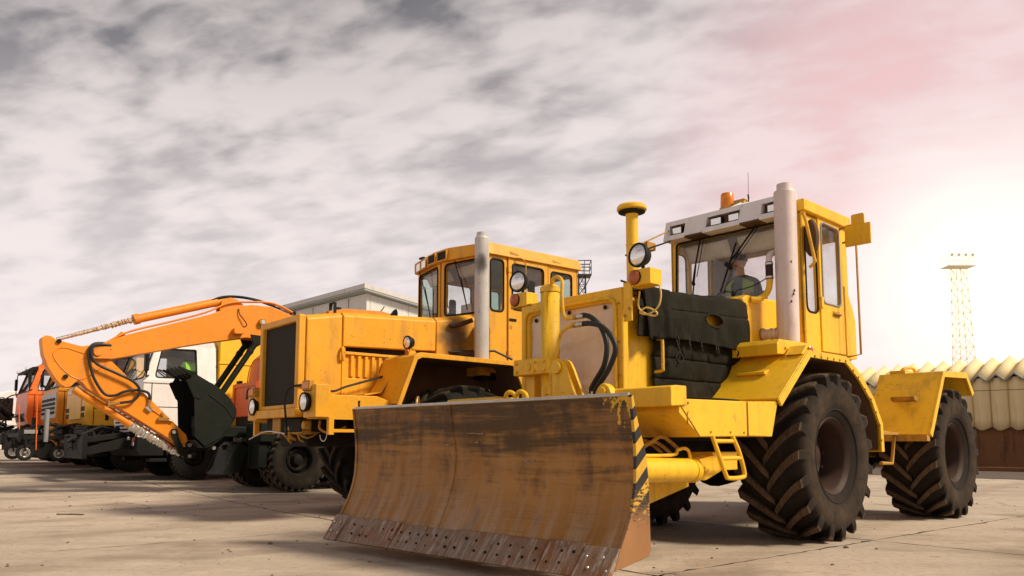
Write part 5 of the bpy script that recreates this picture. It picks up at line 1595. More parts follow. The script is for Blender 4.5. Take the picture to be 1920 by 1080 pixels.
    B().box(-.62, -.5, -.72, -.6, 4.04, 4.07).build('roof_bracket', BLACK, t)
    for yy, s_ in ((-.55, 1), (.45, -1)):
        B().tube([(-.50, yy - .15, 3.83), (-.50, yy + .02, 3.45), (-.53, yy + .10, 3.15)], [.010, .007, .006], 6).tube([(-.51, yy + .0, 3.55), (-.52, yy + .16, 3.02)], .010, 6).build('wiper', BLACK, t)
    # inside
    B().prism([(-.66, 2.06), (-.66, 2.96), (-.80, 3.02), (-1.0, 2.9), (-1.0, 2.06)], 'y', -.8, .8).build('dashboard', BLACK, t, .03)
    B().box(-2.2, -1.65, -.75, -.25, 2.06, 2.75).box(-2.2, -2.08, -.75, -.25, 2.75, 3.35).build('driver_seat', SEATM, t, .05)
    B().box(-2.2, -1.65, .2, .7, 2.06, 2.75).box(-2.2, -2.08, .2, .7, 2.75, 3.35).build('passenger_seat', SEATM, t, .05)
    c = Vector((-1.12, -.45, 3.02))
    M_ = Matrix.Translation(c) @ Matrix.Rotation(R(-30), 4, 'Y')
    sw = B().tube([M_ @ Vector((.22 * math.cos(a), .22 * math.sin(a), 0)) for a in [R(15 * i) for i in range(24)]], .016, 8, closed=True)
    sw.tube([M_ @ Vector((-.22, 0, 0)), M_ @ Vector((.22, 0, 0))], .012, 6).tube([M_ @ Vector((0, 0, 0)), M_ @ Vector((0, 0, -.4))], .03, 8)
    sw.build('steering_wheel', BLACK, t)
    for y0, y1 in ((-.80, -.12), (.08, .80)):
        B().grid(lambda a, b: (-.70 - .10 * b, y0 + (y1 - y0) * a, 3.78 - .16 * b), 6, 4).build('sun_shade', CREAM, t, solid=.012)
    B().box(-2.5, -.72, -.90, .90, 3.83, 3.87).build('headlining', GREYTRIM, t)
    B().box(-.78, -.76, .12, .36, 2.98, 3.18).build('dash_card', CREAM, t)
    B().lathe([(.02, -.03), (.10, -.025), (.115, 0), (.10, .012)], (0, 0, 0), (0, 0, 1), 20).xf(Matrix.Translation((-.20, -1.05, 3.05)) @ Matrix.Rotation(R(70), 4, 'Y') @ Matrix.Diagonal((1.6, 1.1, 1, 1))).tube([(-.20, -1.05, 3.05), (-.5, -.9, 2.95)], .012, 6).build('round_mirror', BLACK, t)
    return t


tractor2()


# ------------------------------------------------------------------ wheeled excavator, arm folded, bucket curled
def excavator():
    k = .94
    t = thing('wheeled_excavator', 'orange wheeled excavator with its arm folded down and black bucket curled up', 'excavator', (-4.2 * k, 17.9 * k, .06), heading(50))
    t.scale = (k, k, k)
    B = lambda: MB()
    for x in (1.3, -1.5):
        for sg in (1, -1):
            DUAL.put(t, x, sg * 1.13, sg)
            DUAL.put(t, x, sg * .76, sg)
    for x in (1.3, -1.5):
        B().cyl((x, -.9, .65), (x, .9, .65), .13).lathe([(.15, -.2), (.27, 0), (.15, .2)], (x, 0, .65), (1, 0, 0), 18).build('axle', CHASSIS, t)
    B().box(-2.1, 2.0, -.45, .45, .70, 1.08).cyl((0, 0, 1.05), (0, 0, 1.22), .75, seg=28).build('undercarriage', BUCKET, t, .02)
    for sg in (1, -1):
        B().box(-.85, .75, sg * .85 - .35, sg * .85 + .35, .60, 1.0).build('step_box', BUCKET, t, .03)
    # front stabiliser / dozer frame
    B().box(1.86, 2.16, .52, 1.30, 1.02, 1.40).build('stabiliser_box', BUCKET, t, .015)
    B().box(1.90, 2.12, .66, 1.16, .48, 1.03).box(1.98, 2.16, .60, .70, .50, .98).box(1.98, 2.16, 1.12, 1.22, .50, .98).build('stabiliser_leg', BUCKET, t, .012)
    bl = B()
    pr = [(2.30, 1.02), (2.42, .90), (2.50, .70), (2.56, .50), (2.66, .36)]
    bl.strip(pr, .03, -.32, .66)
    for y in (-.32, .66):
        bl.prism([(2.32, 1.0), (2.44, .88), (2.52, .70), (2.66, .37), (2.35, .40), (2.15, .9)], 'y', y - .012, y + .012)
    bl.build('dozer_blade', BUCKET, t, .004)
    B().loops([(2.45, -.3, .62), (2.45, .3, .62), (2.45, .3, .78), (2.45, -.3, .78)], [(1.6, -.3, .72), (1.6, .3, .72), (1.6, .3, .9), (1.6, -.3, .9)]).tube([(2.45, 0, .9), (1.7, 0, 1.05)], .05, 12).build('blade_arm', CHASSIS, t, .01)
    # upper structure
    up = B()
    up.prism(rounded([(-2.55, 1.30), (1.05, 1.30), (1.05, 1.75), (-.5, 1.85), (-.6, 2.45), (-2.45, 2.45), (-2.6, 2.2)], .06), 'y', -1.2, .15)
    up.prism(rounded([(-2.55, 1.30), (1.05, 1.30), (1.05, 1.62), (-.9, 1.62), (-.95, 2.4), (-2.45, 2.4), (-2.6, 2.2)], .06), 'y', .15, 1.2)
    up.build('upper_body', ORANGE, t, .02)
    cbo = B().prism([(-.80, 1.62), (1.02, 1.62), (1.10, 2.35), (-.84, 2.35)], 'y', .28, 1.20)
    for sg_y in (.31, 1.17):
        for a, b_ in (((-.84, 2.3), (-.86, 3.8)), ((1.08, 2.3), (1.0, 3.46)), ((1.0, 3.44), (.70, 3.80)), ((.10, 2.3), (.10, 3.84))):
            cbo.tube([(a[0], sg_y, a[1]), (b_[0], sg_y, b_[1])], .045, 8)
    co = cbo.build('excavator_cab', ORANGE, t, .01)
    B().prism(rounded([(.98, 3.60), (.78, 3.82), (.3, 3.93), (-.55, 3.97), (-.90, 3.93), (-.94, 3.78), (.62, 3.78)], .05), 'y', .25, 1.23).build('roof', ORANGE, co, .03)
    B().prism([(1.07, 2.35), (.98, 3.44), (.66, 3.78), (-.82, 3.78), (-.82, 2.35)], 'y', 1.165, 1.175).prism([(1.07, 2.35), (.98, 3.44), (.66, 3.78), (-.82, 3.78), (-.82, 2.35)], 'y', .315, .325).build('cab_window', GLASS_D, co)
    B().box(-.5, .2, .45, 1.0, 1.7, 2.4).box(-.55, -.42, .45, 1.0, 2.4, 3.1).build('operator_seat', SEATM, co, .05)
    for y, x, zz in ((1.28, .62, 3.86), (.1, 1.0, 3.76)):
        m_ = B().panel([(y - .12, zz - .16), (y + .12, zz - .16), (y + .12, zz + .16), (y - .12, zz + .16)], [(y - .09, zz - .13), (y + .09, zz - .13), (y + .09, zz + .13), (y - .09, zz + .13)], .03, FX(x), 0, .06)
        m_.tube(catmull([(x, y, zz - .14), (x - .1, y - .1, zz - .22), (x - .25, y - .2, zz - .12), (x - .35, y - .25, zz - .2)], 4), .018, 6)
        m_.build('mirror_frame', BLACK, t, .006)
    B().box(.3, .42, .9, 1.0, 3.93, 3.99).cyl((-.7, .9, 3.95), (-.85, .9, 4.15), .012).build('roof_fittings', BLACK, t, stuff=True)
    # boom
    bo = [(5.03, 2.56), (5.11, 2.67), (5.06, 2.79), (4.96, 2.84), (4.86, 2.90), (4.43, 3.10), (2.89, 3.66), (2.42, 3.875), (2.0, 3.965), (1.56, 3.97), (1.06, 3.82), (.55, 3.42), (.15, 2.6), (-.05, 1.95), (.05, 1.82), (.28, 1.90), (.62, 2.62), (1.05, 3.06), (1.40, 3.20), (1.75, 3.235), (2.12, 3.235), (2.83, 3.08), (3.32, 2.96), (4.72, 2.585)]
    bm_ = B().prism(bo, 'y', -.20, .20)
    boom = bm_.build('boom', ORANGE, t, .015)
    pl = B()
    for y in (.205, -.225):
        pl.prism(rounded([(5.08, 2.58), (5.10, 2.78), (4.75, 2.84), (4.70, 2.60)], .05), 'y', y, y + .02)
    pl.lathe([(.035, -.25), (.075, -.25), (.075, .25), (.035, .25)], (4.95, 0, 2.71), (0, 1, 0), 20)
    pl.build('boom_tip_plate', ORANGE, boom, .006)
    B().cyl((1.78, .18, 3.60), (1.78, .29, 3.60), .075, seg=20).build('pivot_boss', DKYEL, boom)
    B().cyl((1.78, .29, 3.60), (1.78, .30, 3.60), .045, seg=20).cyl((1.70, .24, 3.55), (1.60, .24, 3.46), .03).build('pivot_pin', STEEL, boom)
    wl = B().prism(rounded([(2.18, 3.30), (2.40, 3.28), (2.42, 3.40), (2.30, 3.45), (2.20, 3.42)], .03), 'y', .22, .34).build('boom_work_lamp', ORANGE, boom, .008)
    B().tube(catmull([(2.22, .30, 3.43), (2.13, .27, 3.50), (2.20, .26, 3.62), (2.28, .24, 3.72), (2.30, .22, 3.84)], 5), .012, 6).build('lamp_wire', BLACK, wl)
    # lift cylinders
    for y in (.30, -.30):
        lc = B().cyl((1.95, y, 3.10), (2.62, y, 2.02), .062, seg=18).build('lift_cylinder', BUCKET, t)
        B().cyl((2.62, y, 2.02), (2.92, y, 1.54), .038, seg=14).lathe([(.07, -.04), (.075, 0), (.07, .04)], (2.05, y, 2.94), (-.527, 0, .85), 18, cap=False).build('cylinder_rod', CHASSIS, lc)
        B().prism([(2.05, 3.30), (1.65, 3.28), (1.85, 3.08), (1.95, 3.02)], 'y', y - .03, y + .03).build('cylinder_lug', BUCKET, lc)
    B().box(1.5, 2.98, -.36, .36, 1.12, 1.34).box(2.75, 3.0, -.36, .36, 1.3, 1.56).build('lift_cylinder_mount', BUCKET, t, .02)
    # arm
    ar = [(5.865, 2.86), (5.86, 2.92), (5.80, 2.965), (5.72, 2.96), (5.63, 2.90), (5.21, 2.81), (4.96, 2.86), (4.80, 2.74), (4.70, 2.58), (3.235, 1.16), (3.20, 1.04), (3.26, .94), (3.34, .92), (3.57, 1.085), (5.08, 2.02), (5.16, 2.12), (5.23, 2.16), (5.29, 2.11), (5.35, 2.04), (5.43, 2.02), (5.52, 2.07), (5.61, 2.175), (5.75, 2.40), (5.83, 2.62)]
    arm = B().prism(ar, 'y', -.15, .15).build('dipper_arm', ORANGE, t, .012)
    rib = B().tube(catmull([(4.78, .15, 2.50), (5.1, .152, 2.22), (5.28, .152, 2.20), (5.50, .152, 2.36), (5.66, .152, 2.58), (5.63, .152, 2.70), (5.5, .152, 2.76), (5.25, .152, 2.70), (5.02, .152, 2.62)], 6), .012, 6)
    rib.build('stiffener_bead', ORANGE, arm)
    pn = B()
    for p_ in ((5.59, 2.87), (5.45, 2.22)):
        pn.cyl((p_[0], -.19, p_[1]), (p_[0], .19, p_[1]), .042, seg=16)
    pn.build('arm_pins', CHASSIS, arm, stuff=True)
    # arm cylinder on top of the boom, its rod wrapped in film
    ac = B().cyl((2.68, 0, 3.97), (4.28, 0, 3.43), .088, seg=22).lathe([(.105, -.05), (.105, .05)], (4.25, 0, 3.44), (-.947, 0, .32), 22).build('arm_cylinder', ORANGE, t)
    B().tube([(2.75, 0, 3.93), (2.45, 0, 4.03), (2.25, 0, 3.98)], [.08, .07, .05], 14).prism([(2.1, 3.9), (2.66, 3.78), (2.62, 4.0), (2.45, 4.08), (2.3, 4.05)], 'y', -.13, -.09).prism([(2.1, 3.9), (2.66, 3.78), (2.62, 4.0), (2.45, 4.08), (2.3, 4.05)], 'y', .09, .13).build('cylinder_anchor', ORANGE, ac)
    MB().tube([(4.28, 0, 3.43), (5.60, 0, 2.92)], .036, 12).build('cylinder_rod', STEEL, ac)
    rnd = random.Random(9)

    def wrap(p0, p1, r0, mat, name, parent, n=46, jag=.5):
        p0, p1 = Vector(p0), Vector(p1)
        ax = (p1 - p0).normalized()
        e1 = ax.orthogonal().normalized()
        e2 = ax.cross(e1)
        b = MB()
        rings = []
        for i in range(n + 1):
            t_ = i / n
            rr = r0 * (1 + jag * (rnd.random() - .45)) * (1 - .35 * t_)
            rings.append([b.b.verts.new(p0 + (p1 - p0) * t_ + (e1 * math.cos(a) + e2 * math.sin(a)) * rr * (1 + jag * .8 * (rnd.random() - .5)) + ax * rnd.uniform(-.012, .012)) for a in [2 * math.pi * j / 10 for j in range(10)]])
        for A, Bq in zip(rings, rings[1:]):
            for j in range(10):
                b.face((A[j], A[(j + 1) % 10], Bq[(j + 1) % 10], Bq[j]))
        return b.build(name, mat, parent, ang=25)
    wrap((4.34, 0, 3.41), (5.50, 0, 2.96), .048, PAPER, 'rod_wrapping', ac, 90, .55)
    # bucket cylinder and linkage
    bc = B().cyl((5.27, .0, 2.01), (4.24, .0, 1.35), .078, seg=20).lathe([(.09, -.05), (.09, .05)], (4.28, 0, 1.375), (-.842, 0, -.54), 20).build('bucket_cylinder', ORANGE, t)
    B().cyl((4.24, 0, 1.35), (3.31, 0, .76), .04, seg=12).build('cylinder_rod', STEEL, bc)
    wrap((4.26, 0, 1.36), (3.38, 0, .81), .105, FOIL, 'rod_wrapping', bc, 70, .26)
    for y in (.19, -.19):
        B().prism(rounded([(3.55, 1.16), (3.55, 1.28), (3.44, 1.28), (3.38, 1.06), (3.26, .84), (3.10, .70), (3.22, .66), (3.40, .80)], .04), 'y', y - .018, y + .018).build('bucket_link', BUCKET, t, .006)
        B().prism(rounded([(3.26, 1.00), (3.14, 1.08), (2.9, 1.02), (2.64, .95), (2.66, .84), (2.95, .84), (3.10, .86), (3.24, .90)], .05), 'y', y - .055, y - .02).build('bucket_ear', BUCKET, t, .006)
    pb = B()
    for p_ in ((3.50, 1.215), (3.18, .955), (3.18, .735), (2.70, .895)):
        pb.cyl((p_[0], -.23, p_[1]), (p_[0], .23, p_[1]), .036, seg=18)
    pbo = pb.build('link_pins', STEEL, t, stuff=True)
    # bucket: two side plates, curved shell, five teeth
    bs = [(3.372, 2.20), (3.228, 1.86), (3.185, 1.10), (3.00, .925), (2.70, 1.10), (2.50, 1.38), (2.41, 1.62), (2.47, 1.80), (2.76, 2.08), (3.02, 2.24), (3.30, 2.36)]
    bu = B()
    shell = catmull([(3.19, 0, 1.06), (3.00, 0, .925), (2.70, 0, 1.10), (2.50, 0, 1.38), (2.41, 0, 1.62), (2.50, 0, 1.82), (2.76, 0, 2.08), (3.05, 0, 2.24), (3.34, 0, 2.40)], 4)
    bu.strip([(p.x, p.z) for p in shell], -.03, -.55, .55)
    bucket = bu.build('bucket', BUCKET, t, .004)
    for y in (.55, -.565):
        B().prism(bs, 'y', y, y + .03).prism(rounded([(3.42, 2.24), (3.26, 1.90), (3.12, 1.86), (3.06, 2.02), (3.26, 2.30)], .03), 'y', y - .012 if y < 0 else y + .012, y + .018 if y < 0 else y + .046).build('bucket_side_plate', BUCKET, bucket, .006)
    B().tube([(3.235, .575, 1.88), (3.19, .575, 1.10)], .014, 6).tube([(2.98, .582, 1.98), (2.62, .582, 1.72), (2.46, .582, 1.50)], .014, 6).build('plate_edge_wear', CHASSIS, bucket, stuff=True)
    for i in range(5):
        y = -.49 + i * .245
        B().loops([(3.28, y - .055, 2.42), (3.28, y + .055, 2.42), (3.30, y + .055, 2.33), (3.30, y - .055, 2.33)], [(3.56, y - .025, 2.52), (3.56, y + .025, 2.52), (3.57, y + .025, 2.495), (3.57, y - .025, 2.495)]).box(3.20, 3.30, y - .06, y + .06, 2.325, 2.43).build('bucket_tooth', BUCKET, bucket, .006)
    # hoses and hard pipes along boom and arm
    for pts, r in (([(4.80, .16, 2.90), (5.02, .20, 2.86), (5.10, .22, 2.70), (5.06, .22, 2.45), (4.98, .22, 2.20), (4.80, .23, 1.93), (4.62, .24, 1.90), (4.45, .24, 1.98), (4.25, .22, 2.02), (4.02, .20, 1.98), (3.97, .20, 1.84)], .026),
                   ([(4.72, .20, 2.86), (5.0, .24, 2.84), (5.06, .25, 2.66), (4.95, .25, 2.48), (4.62, .25, 2.33), (4.30, .25, 2.18), (4.18, .25, 2.0), (4.28, .25, 1.82), (4.52, .25, 1.76)], .026)):
        B().tube(catmull(pts, 6), r, 10).build('arm_hose', HOSE, t)
    hf = B().cyl((3.97, .20, 1.86), (3.99, .20, 1.74), .024).cyl((3.99, .20, 1.74), (3.93, .20, 1.66), .026).cyl((4.52, .25, 1.76), (4.72, .2, 1.72), .028).cyl((4.70, .2, 1.80), (4.70, .2, 1.68), .02)
    hf.build('hose_fittings', BRASS, t, stuff=True)
    hp = B()
    for y in (.12, .17):
        hp.tube(catmull([(4.78, y, 2.92), (4.40, y, 3.16), (3.6, y, 3.45), (2.95, y, 3.70), (2.5, y, 3.94), (2.0, y, 4.03), (1.5, y, 4.05), (1.0, y, 3.88)], 5), .020, 8)
    hp.tube([(3.93, .165, 1.66), (3.86, .165, 1.62), (3.55, .165, 1.40)], .010, 6)
    hp.build('hard_pipes', ORANGE, t, stuff=True)
    B().tube(catmull([(2.9, -.10, 3.93), (2.55, -.10, 4.10), (2.2, -.08, 4.15), (1.8, -.05, 4.12), (1.4, 0, 4.02)], 6), .030, 8).tube(catmull([(3.0, .05, 3.86), (2.7, .05, 4.03), (2.3, .05, 4.13), (1.9, .05, 4.10), (1.3, .05, 3.97)], 6), .020, 8).build('boom_hoses', BLACK, t, stuff=True)
    vb = B().prism(rounded([(3.96, 1.60), (4.06, 1.68), (3.98, 1.76), (3.90, 1.66)], .02), 'y', .16, .21).build('pipe_clamp', STEEL, arm, .004)
    tv = B().box(3.60, 3.80, .16, .22, 1.44, 1.50).cyl((3.70, .19, 1.50), (3.74, .19, 1.60), .02).cyl((3.62, .19, 1.46), (3.52, .19, 1.42), .022)
    tv.build('pipe_valve', BRASS, arm)
    B().prism([(4.55, 2.98), (4.62, 3.05), (4.52, 3.16), (4.45, 3.08)], 'y', .0, .12).prism([(4.70, 2.78), (4.78, 2.78), (4.76, 2.94), (4.70, 2.94)], 'y', .10, .21).build('hose_bracket', ORANGE, boom, .004)
    return t


excavator()


# ------------------------------------------------------------------ lorries parked in the row
def truck(name, label, loc, paint, style):
    t = thing(name, label, 'truck', (loc[0], loc[1], ground_z(loc[0], loc[1]) if len(loc) < 3 else loc[2]), heading(50), 'lorries parked in the row')
    B = lambda: MB()
    for x, ys in ((0, (1.08,)), (-3.9, (1.08, .74)), (-5.25, (1.08, .74))):
        for y in ys:
            for sg in (1, -1):
                TRUCKW.put(t, x, sg * y, sg)
    fr = B()
    for y in (.42, -.42):
        fr.box(-6.4, 1.0, y - .05, y + .05, .78, 1.05)
    for x in (0, -3.9, -5.25):
        fr.cyl((x, -1.0, .55), (x, 1.0, .55), .09)
    fr.box(-1.8, .9, -.38, .38, .6, 1.1).box(-3.0, -1.3, .75, 1.15, .55, 1.05).box(-3.0, -1.3, -1.15, -.75, .55, 1.05)
    fr.build('chassis', CHASSIS, t, stuff=True)
    zl = 1.22 if style != 'white' else 1.05            # lower edge of the painted cab
    sl = .31                                            # slant of the windscreen
    xw = lambda zz: 1.20 - max(0, zz - 2.25) * sl
    cab = B()
    # lower shell with a bellied front
    cab.prism(rounded([(-.42, zl), (1.12, zl), (1.22, zl + .25), (1.20, 2.27), (-.42, 2.27)], [.02, .05, .05, .02, .02]), 'y', -1.22, 1.22)
    co = cab.build('cab_lower', paint, t, .03)
    fw = B().panel([(-1.2, 2.25), (1.2, 2.25), (1.13, 3.12), (-1.13, 3.12)], [(-1.10, 2.33), (1.10, 2.33), (1.04, 3.02), (-1.04, 3.02)], .08, lambda a, b, d_: (xw(b) + d_, a, b), -.05, 0).build('cab_front', paint, t, .008)
    B().loops([(xw(2.31) - .03, -1.12, 2.31), (xw(2.31) - .03, 1.12, 2.31), (xw(3.04) - .03, 1.06, 3.04), (xw(3.04) - .03, -1.06, 3.04)],
              [(xw(2.31) - .02, -1.12, 2.31), (xw(2.31) - .02, 1.12, 2.31), (xw(3.04) - .02, 1.06, 3.04), (xw(3.04) - .02, -1.06, 3.04)]).build('windscreen', GLASS if style == 'white' else GLASS_D, fw)
    B().tube([(xw(b) + .002, a, b) for a, b in rounded([(-1.10, 2.33), (1.10, 2.33), (1.04, 3.02), (-1.04, 3.02)], .08)], .018, 6, closed=True).build('windscreen_seal', BLACK, fw)
    for sg in (1, -1):
        f = lambda a, b, d_: (a, sg * (1.22 - .10 * (b - 2.25) / .87) + d_, b)
        d0, d1 = (-.05, 0) if sg > 0 else (0, .05)
        sp = B().panel([(-.42, 2.25), (1.19, 2.25), (.92, 3.12), (-.40, 3.12)], [(.03, 2.36), (.96, 2.34), (.81, 3.02), (.05, 3.04)], [.03, .10, .05, .03], f, d0, d1).build('cab_side', paint, t, .008)
        B().loops([f(.0, 2.33, -.02 * sg), f(1.0, 2.33, -.02 * sg), f(.80, 3.05, -.02 * sg), f(.02, 3.06, -.02 * sg)], [f(.0, 2.33, -.028 * sg), f(1.0, 2.33, -.028 * sg), f(.80, 3.05, -.028 * sg), f(.02, 3.06, -.028 * sg)]).build('side_window', GLASS, sp)
        B().tube([f(a, b, .002 * sg) for a, b in rounded([(.03, 2.36), (.96, 2.34), (.81, 3.02), (.05, 3.04)], [.03, .10, .05, .03])], .015, 6, closed=True).build('window_seal', BLACK, sp)
        y = sg * 1.222
        dl = B()
        for x in (-.03, 1.02):
            dl.box(x - .008, x + .008, y - .004, y + .004, zl + .02, 2.25)
        dl.box(-.03, 1.02, y - .004, y + .004, 1.66, 1.675)
        dl.box(-.235, -.222, y - .004, y + .004, 1.6, 2.25)
        dl.build('door_seams', CHASSIS, co, stuff=True)
        B().box(.02, .20, y - .01, y + .022, 2.08, 2.13).build('door_handle', BLACK, co, .008)
        B().prism([(-.46, 2.29), (1.22, 2.29), (1.23, 2.25), (1.22, 2.21), (-.46, 2.21)], 'y', *sorted((sg * 1.20, sg * 1.245))).build('waist_rail', paint, co, .01)
        # mirrors on arms
        ma = B().tube(catmull([(1.10, sg * 1.22, 2.38), (1.20, sg * 1.36, 2.34), (1.20, sg * 1.42, 2.42), (1.18, sg * 1.42, 2.98), (1.10, sg * 1.30, 3.02), (.95, sg * 1.12, 3.0)], 5), .016, 6).build('mirror_arm', BLACK, t)
        B().box(1.17, 1.25, sg * 1.42 - .10, sg * 1.42 + .10, 2.45, 2.86).build('mirror', BLACK, ma, .03)
        B().prism([(.62, .55), (.80, 1.0), (.70, 1.15), (-.70, 1.15), (-.78, .95), (-.62, .55), (-.50, .85), (.48, .85)], 'y', *sorted((sg * .80, sg * 1.23))).build('mudguard', BLACK, t, .01)
        B().box(.62, 1.0, sg * 1.05 - .15, sg * 1.05 + .15, .42, .50).box(.66, .98, sg * 1.05 - .13, sg * 1.05 + .13, .78, .83).build('cab_step', BLACK, t, .01)
    # roof
    B().prism(rounded([(-.42, 3.10), (.98, 3.10), (.94, 3.18), (.70, 3.25), (-.36, 3.26)], .04), 'y', -1.12, 1.12).build('cab_roof', paint, t, .03)
    B().panel([(-1.2, 2.25), (1.2, 2.25), (1.12, 3.12), (-1.12, 3.12)], [(-.7, 2.5), (.7, 2.5), (.7, 2.95), (-.7, 2.95)], .06, FX(-.42), 0, .03).build('cab_back', paint, t)
    B().box(-.40, .9, -1.16, 1.16, 2.20, 2.24).box(.55, 1.1, -1.1, 1.1, 2.24, 2.36).build('dashboard', BLACK, t)
    for y in (.62, -.62):
        B().prism(rounded([(.0, 2.0), (.18, 2.0), (.16, 2.62), (.02, 2.62)], .04), 'y', y - .20, y + .28).build('seat_back', SEATM, t, .04)
    c = Vector((.55, .6, 2.45))
    M_ = Matrix.Translation(c) @ Matrix.Rotation(R(-32), 4, 'Y')
    B().tube([M_ @ Vector((.22 * math.cos(a), .22 * math.sin(a), 0)) for a in [R(15 * i) for i in range(24)]], .016, 6, closed=True).tube([M_ @ Vector((-.21, 0, 0)), M_ @ Vector((.21, 0, 0))], .014, 6).build('steering_wheel', BLACK, t)
    B().panel([(-1.1, 2.25), (1.1, 2.25), (1.04, 3.08), (-1.04, 3.08)], [(-.55, 2.55), (.55, 2.55), (.55, 2.9), (-.55, 2.9)], .05, FX(-.37), 0, .02).box(-.36, .86, -1.04, 1.04, 3.05, 3.09).build('cab_lining', INSIDE, t)
    # wipers
    for y in (-.5, .45):
        B().tube([(1.22, y, 2.30), (1.14, y + .30, 2.44), (1.09, y + .55, 2.62)], .010, 6).build('wiper', BLACK, t)
    # bumper and front
    B().prism([(.70, .55), (1.22, .55), (1.30, .68), (1.28, 1.02), (1.10, zl), (.70, zl)], 'y', -1.22, 1.22).build('bumper', {'amber': AMBER_T, 'orange': ORANGE_T}.get(style, BLACK), t, .03)
    for y in (.85, -.85):
        B().box(1.27, 1.31, y - .17, y + .17, .78, .94).build('headlight', LENS, t, .02)
    if style == 'white':
        gl = B()
        for k in range(6):
            gl.box(1.20, 1.255, -.95, .95, 1.10 + .085 * k, 1.145 + .085 * k)
        gl.build('grille_bars', WHITE, t, .006, stuff=True)
        B().box(1.13, 1.235, -1.0, 1.0, 1.07, 1.60).build('grille_back', BLACK, t)
        B().box(1.13, 1.28, 1.05, 1.24, .98, 1.20).build('marker_board', WHITE, t, .004)
        B().box(1.282, 1.286, 1.15, 1.235, .99, 1.19).build('marker_board_red', REDLENS, t)
    elif style == 'gold':
        B().box(1.205, 1.232, -.72, .72, 1.40, 2.05).build('grille_back', paint, t, .01)
        for zz in (1.44, 1.60):
            for y in (.95, -.95):
                B().prism(rounded([(y - .20, zz), (y + .20, zz), (y + .18, zz + .12), (y - .20, zz + .12)], .02), 'x', 1.20, 1.226).build('grille_slot', BLACK, t)
        for x in (.70, .40):
            B().box(x - .04, x + .04, 1.222, 1.228, 1.36, 2.02).build('side_vent', BLACK, t)
        B().box(1.19, 1.23, -.95, .95, 2.10, 2.20).build('badge_panel', WHITE, t, .01)
    elif style == 'amber':
        B().prism(rounded([(-1.1, 1.42), (1.1, 1.42), (1.16, 2.18), (-1.16, 2.18)], .08), 'x', 1.205, 1.225).build('grille_surround', ALUPAINT, t, .01)
        gs = B()
        for k in range(4):
            gs.box(1.222, 1.24, -1.02, 1.04, 1.55 + .13 * k, 1.63 + .13 * k)
        gs.build('grille_slots', BLACK, t, .006, stuff=True)
        B().box(1.10, 1.29, .72, 1.235, 1.02, 1.30).build('lamp_panel', AMBER_T, t, .02)
        B().box(-.2, .7, 1.222, 1.226, 1.3, 1.31).build('skirt_seam', BLACK, t)
    else:
        B().box(1.205, 1.225, -.80, .70, 1.35, 1.62).build('grille_back', BLACK, t, .01)
        vs = B().prism([(.92, 3.02), (1.20, 2.96), (1.24, 3.02), (1.10, 3.12), (.92, 3.15)], 'y', -1.08, 1.08).build('sun_visor', BLACK, t, .015)
        for y in (-1.0, -.80, .8, 1.0):
            B().box(1.20, 1.28, y - .07, y + .07, 3.02, 3.12).build('roof_lamp', LENS, t, .02)
    return t


WT = truck('white_truck', 'white cab lorry with a tall yellow box body behind the excavator bucket', (-8.193, 19.148, .15), WHITE, 'white')
bx = MB().box(-5.9, -.47, -1.24, 1.24, 1.25, 3.72)
bxo = bx.build('box_body', BOXYEL, WT, .03)
rb = MB()
for zz in (1.93, 2.76, 3.60):
    rb.box(-5.9, -.46, 1.238, 1.262, zz - .02, zz + .02)
rb.build('body_ribs', BOXYEL, bxo, .006, stuff=True)
MB().box(-5.8, -.5, -1.1, 1.1, 1.0, 1.25).build('body_subframe', BLACK, WT)
GT = truck('yellow_truck', 'golden yellow lorry with slotted grille between the white cab and amber cab', (-10.816, 21.602), GOLD_T, 'gold')
AT = truck('amber_truck', 'amber lorry with silver grille surround just right of the bright orange cab', (-13.014, 24.066), AMBER_T, 'amber')
OT = truck('orange_truck', 'bright orange lorry with black sun visor and red roof beacons at far left', (-15.42, 26.55), ORANGE_T, 'orange')
for y in (.05, .72):
    b = MB().lathe([(.085, 0), (.085, .05)], (.62, y, 3.25), (0, 0, 1), 16).build('beacon_base', BLACK, OT)
    MB().lathe([(.078, 0), (.076, .14), (.06, .17), (.01, .18)], (.62, y, 3.30), (0, 0, 1), 18).build('beacon_dome', REDLENS, b)
MB().box(.5, .75, -.95, .95, 3.25, 3.29).tube([(.62, .3, 3.29), (.4, .9, 3.36), (.3, 1.05, 3.27)], .02, 6).build('beacon_bar', BLACK, OT, stuff=True)
for T_, paint in ((GT, GOLD_T), (AT, AMBER_T), (OT, ORANGE_T)):
    MB().prism(rounded([(-6.0, 1.15), (-.6, 1.15), (-.6, 2.2), (-1.0, 2.5), (-6.0, 2.5)], .1), 'y', -1.15, 1.15).build('hopper_body', paint, T_, .03)
# number plate style digits on the amber lorry's lamp panel
fc = bpy.data.curves.new('fleet_number', 'FONT')
fc.body = '33'
fc.size = .20
fc.extrude = .003
fc.align_x = 'CENTER'
fo = bpy.data.objects.new('fleet_number_tmp', fc)
COL.objects.link(fo)
bpy.context.view_layer.update()
me = bpy.data.meshes.new_from_object(fo)
bpy.data.objects.remove(fo)
me.materials.clear()
me.materials.append(BLACK)
nm = bpy.data.objects.new('fleet_number', me)
COL.objects.link(nm)
nm.parent = AT
nm.location = (1.0, 1.245, 1.09)
nm.rotation_euler = (R(90), 0, R(180))
MB().box(1.27, 1.30, -.25, .25, 2.9, 2.92).build('visor_rail', BLACK, AT)
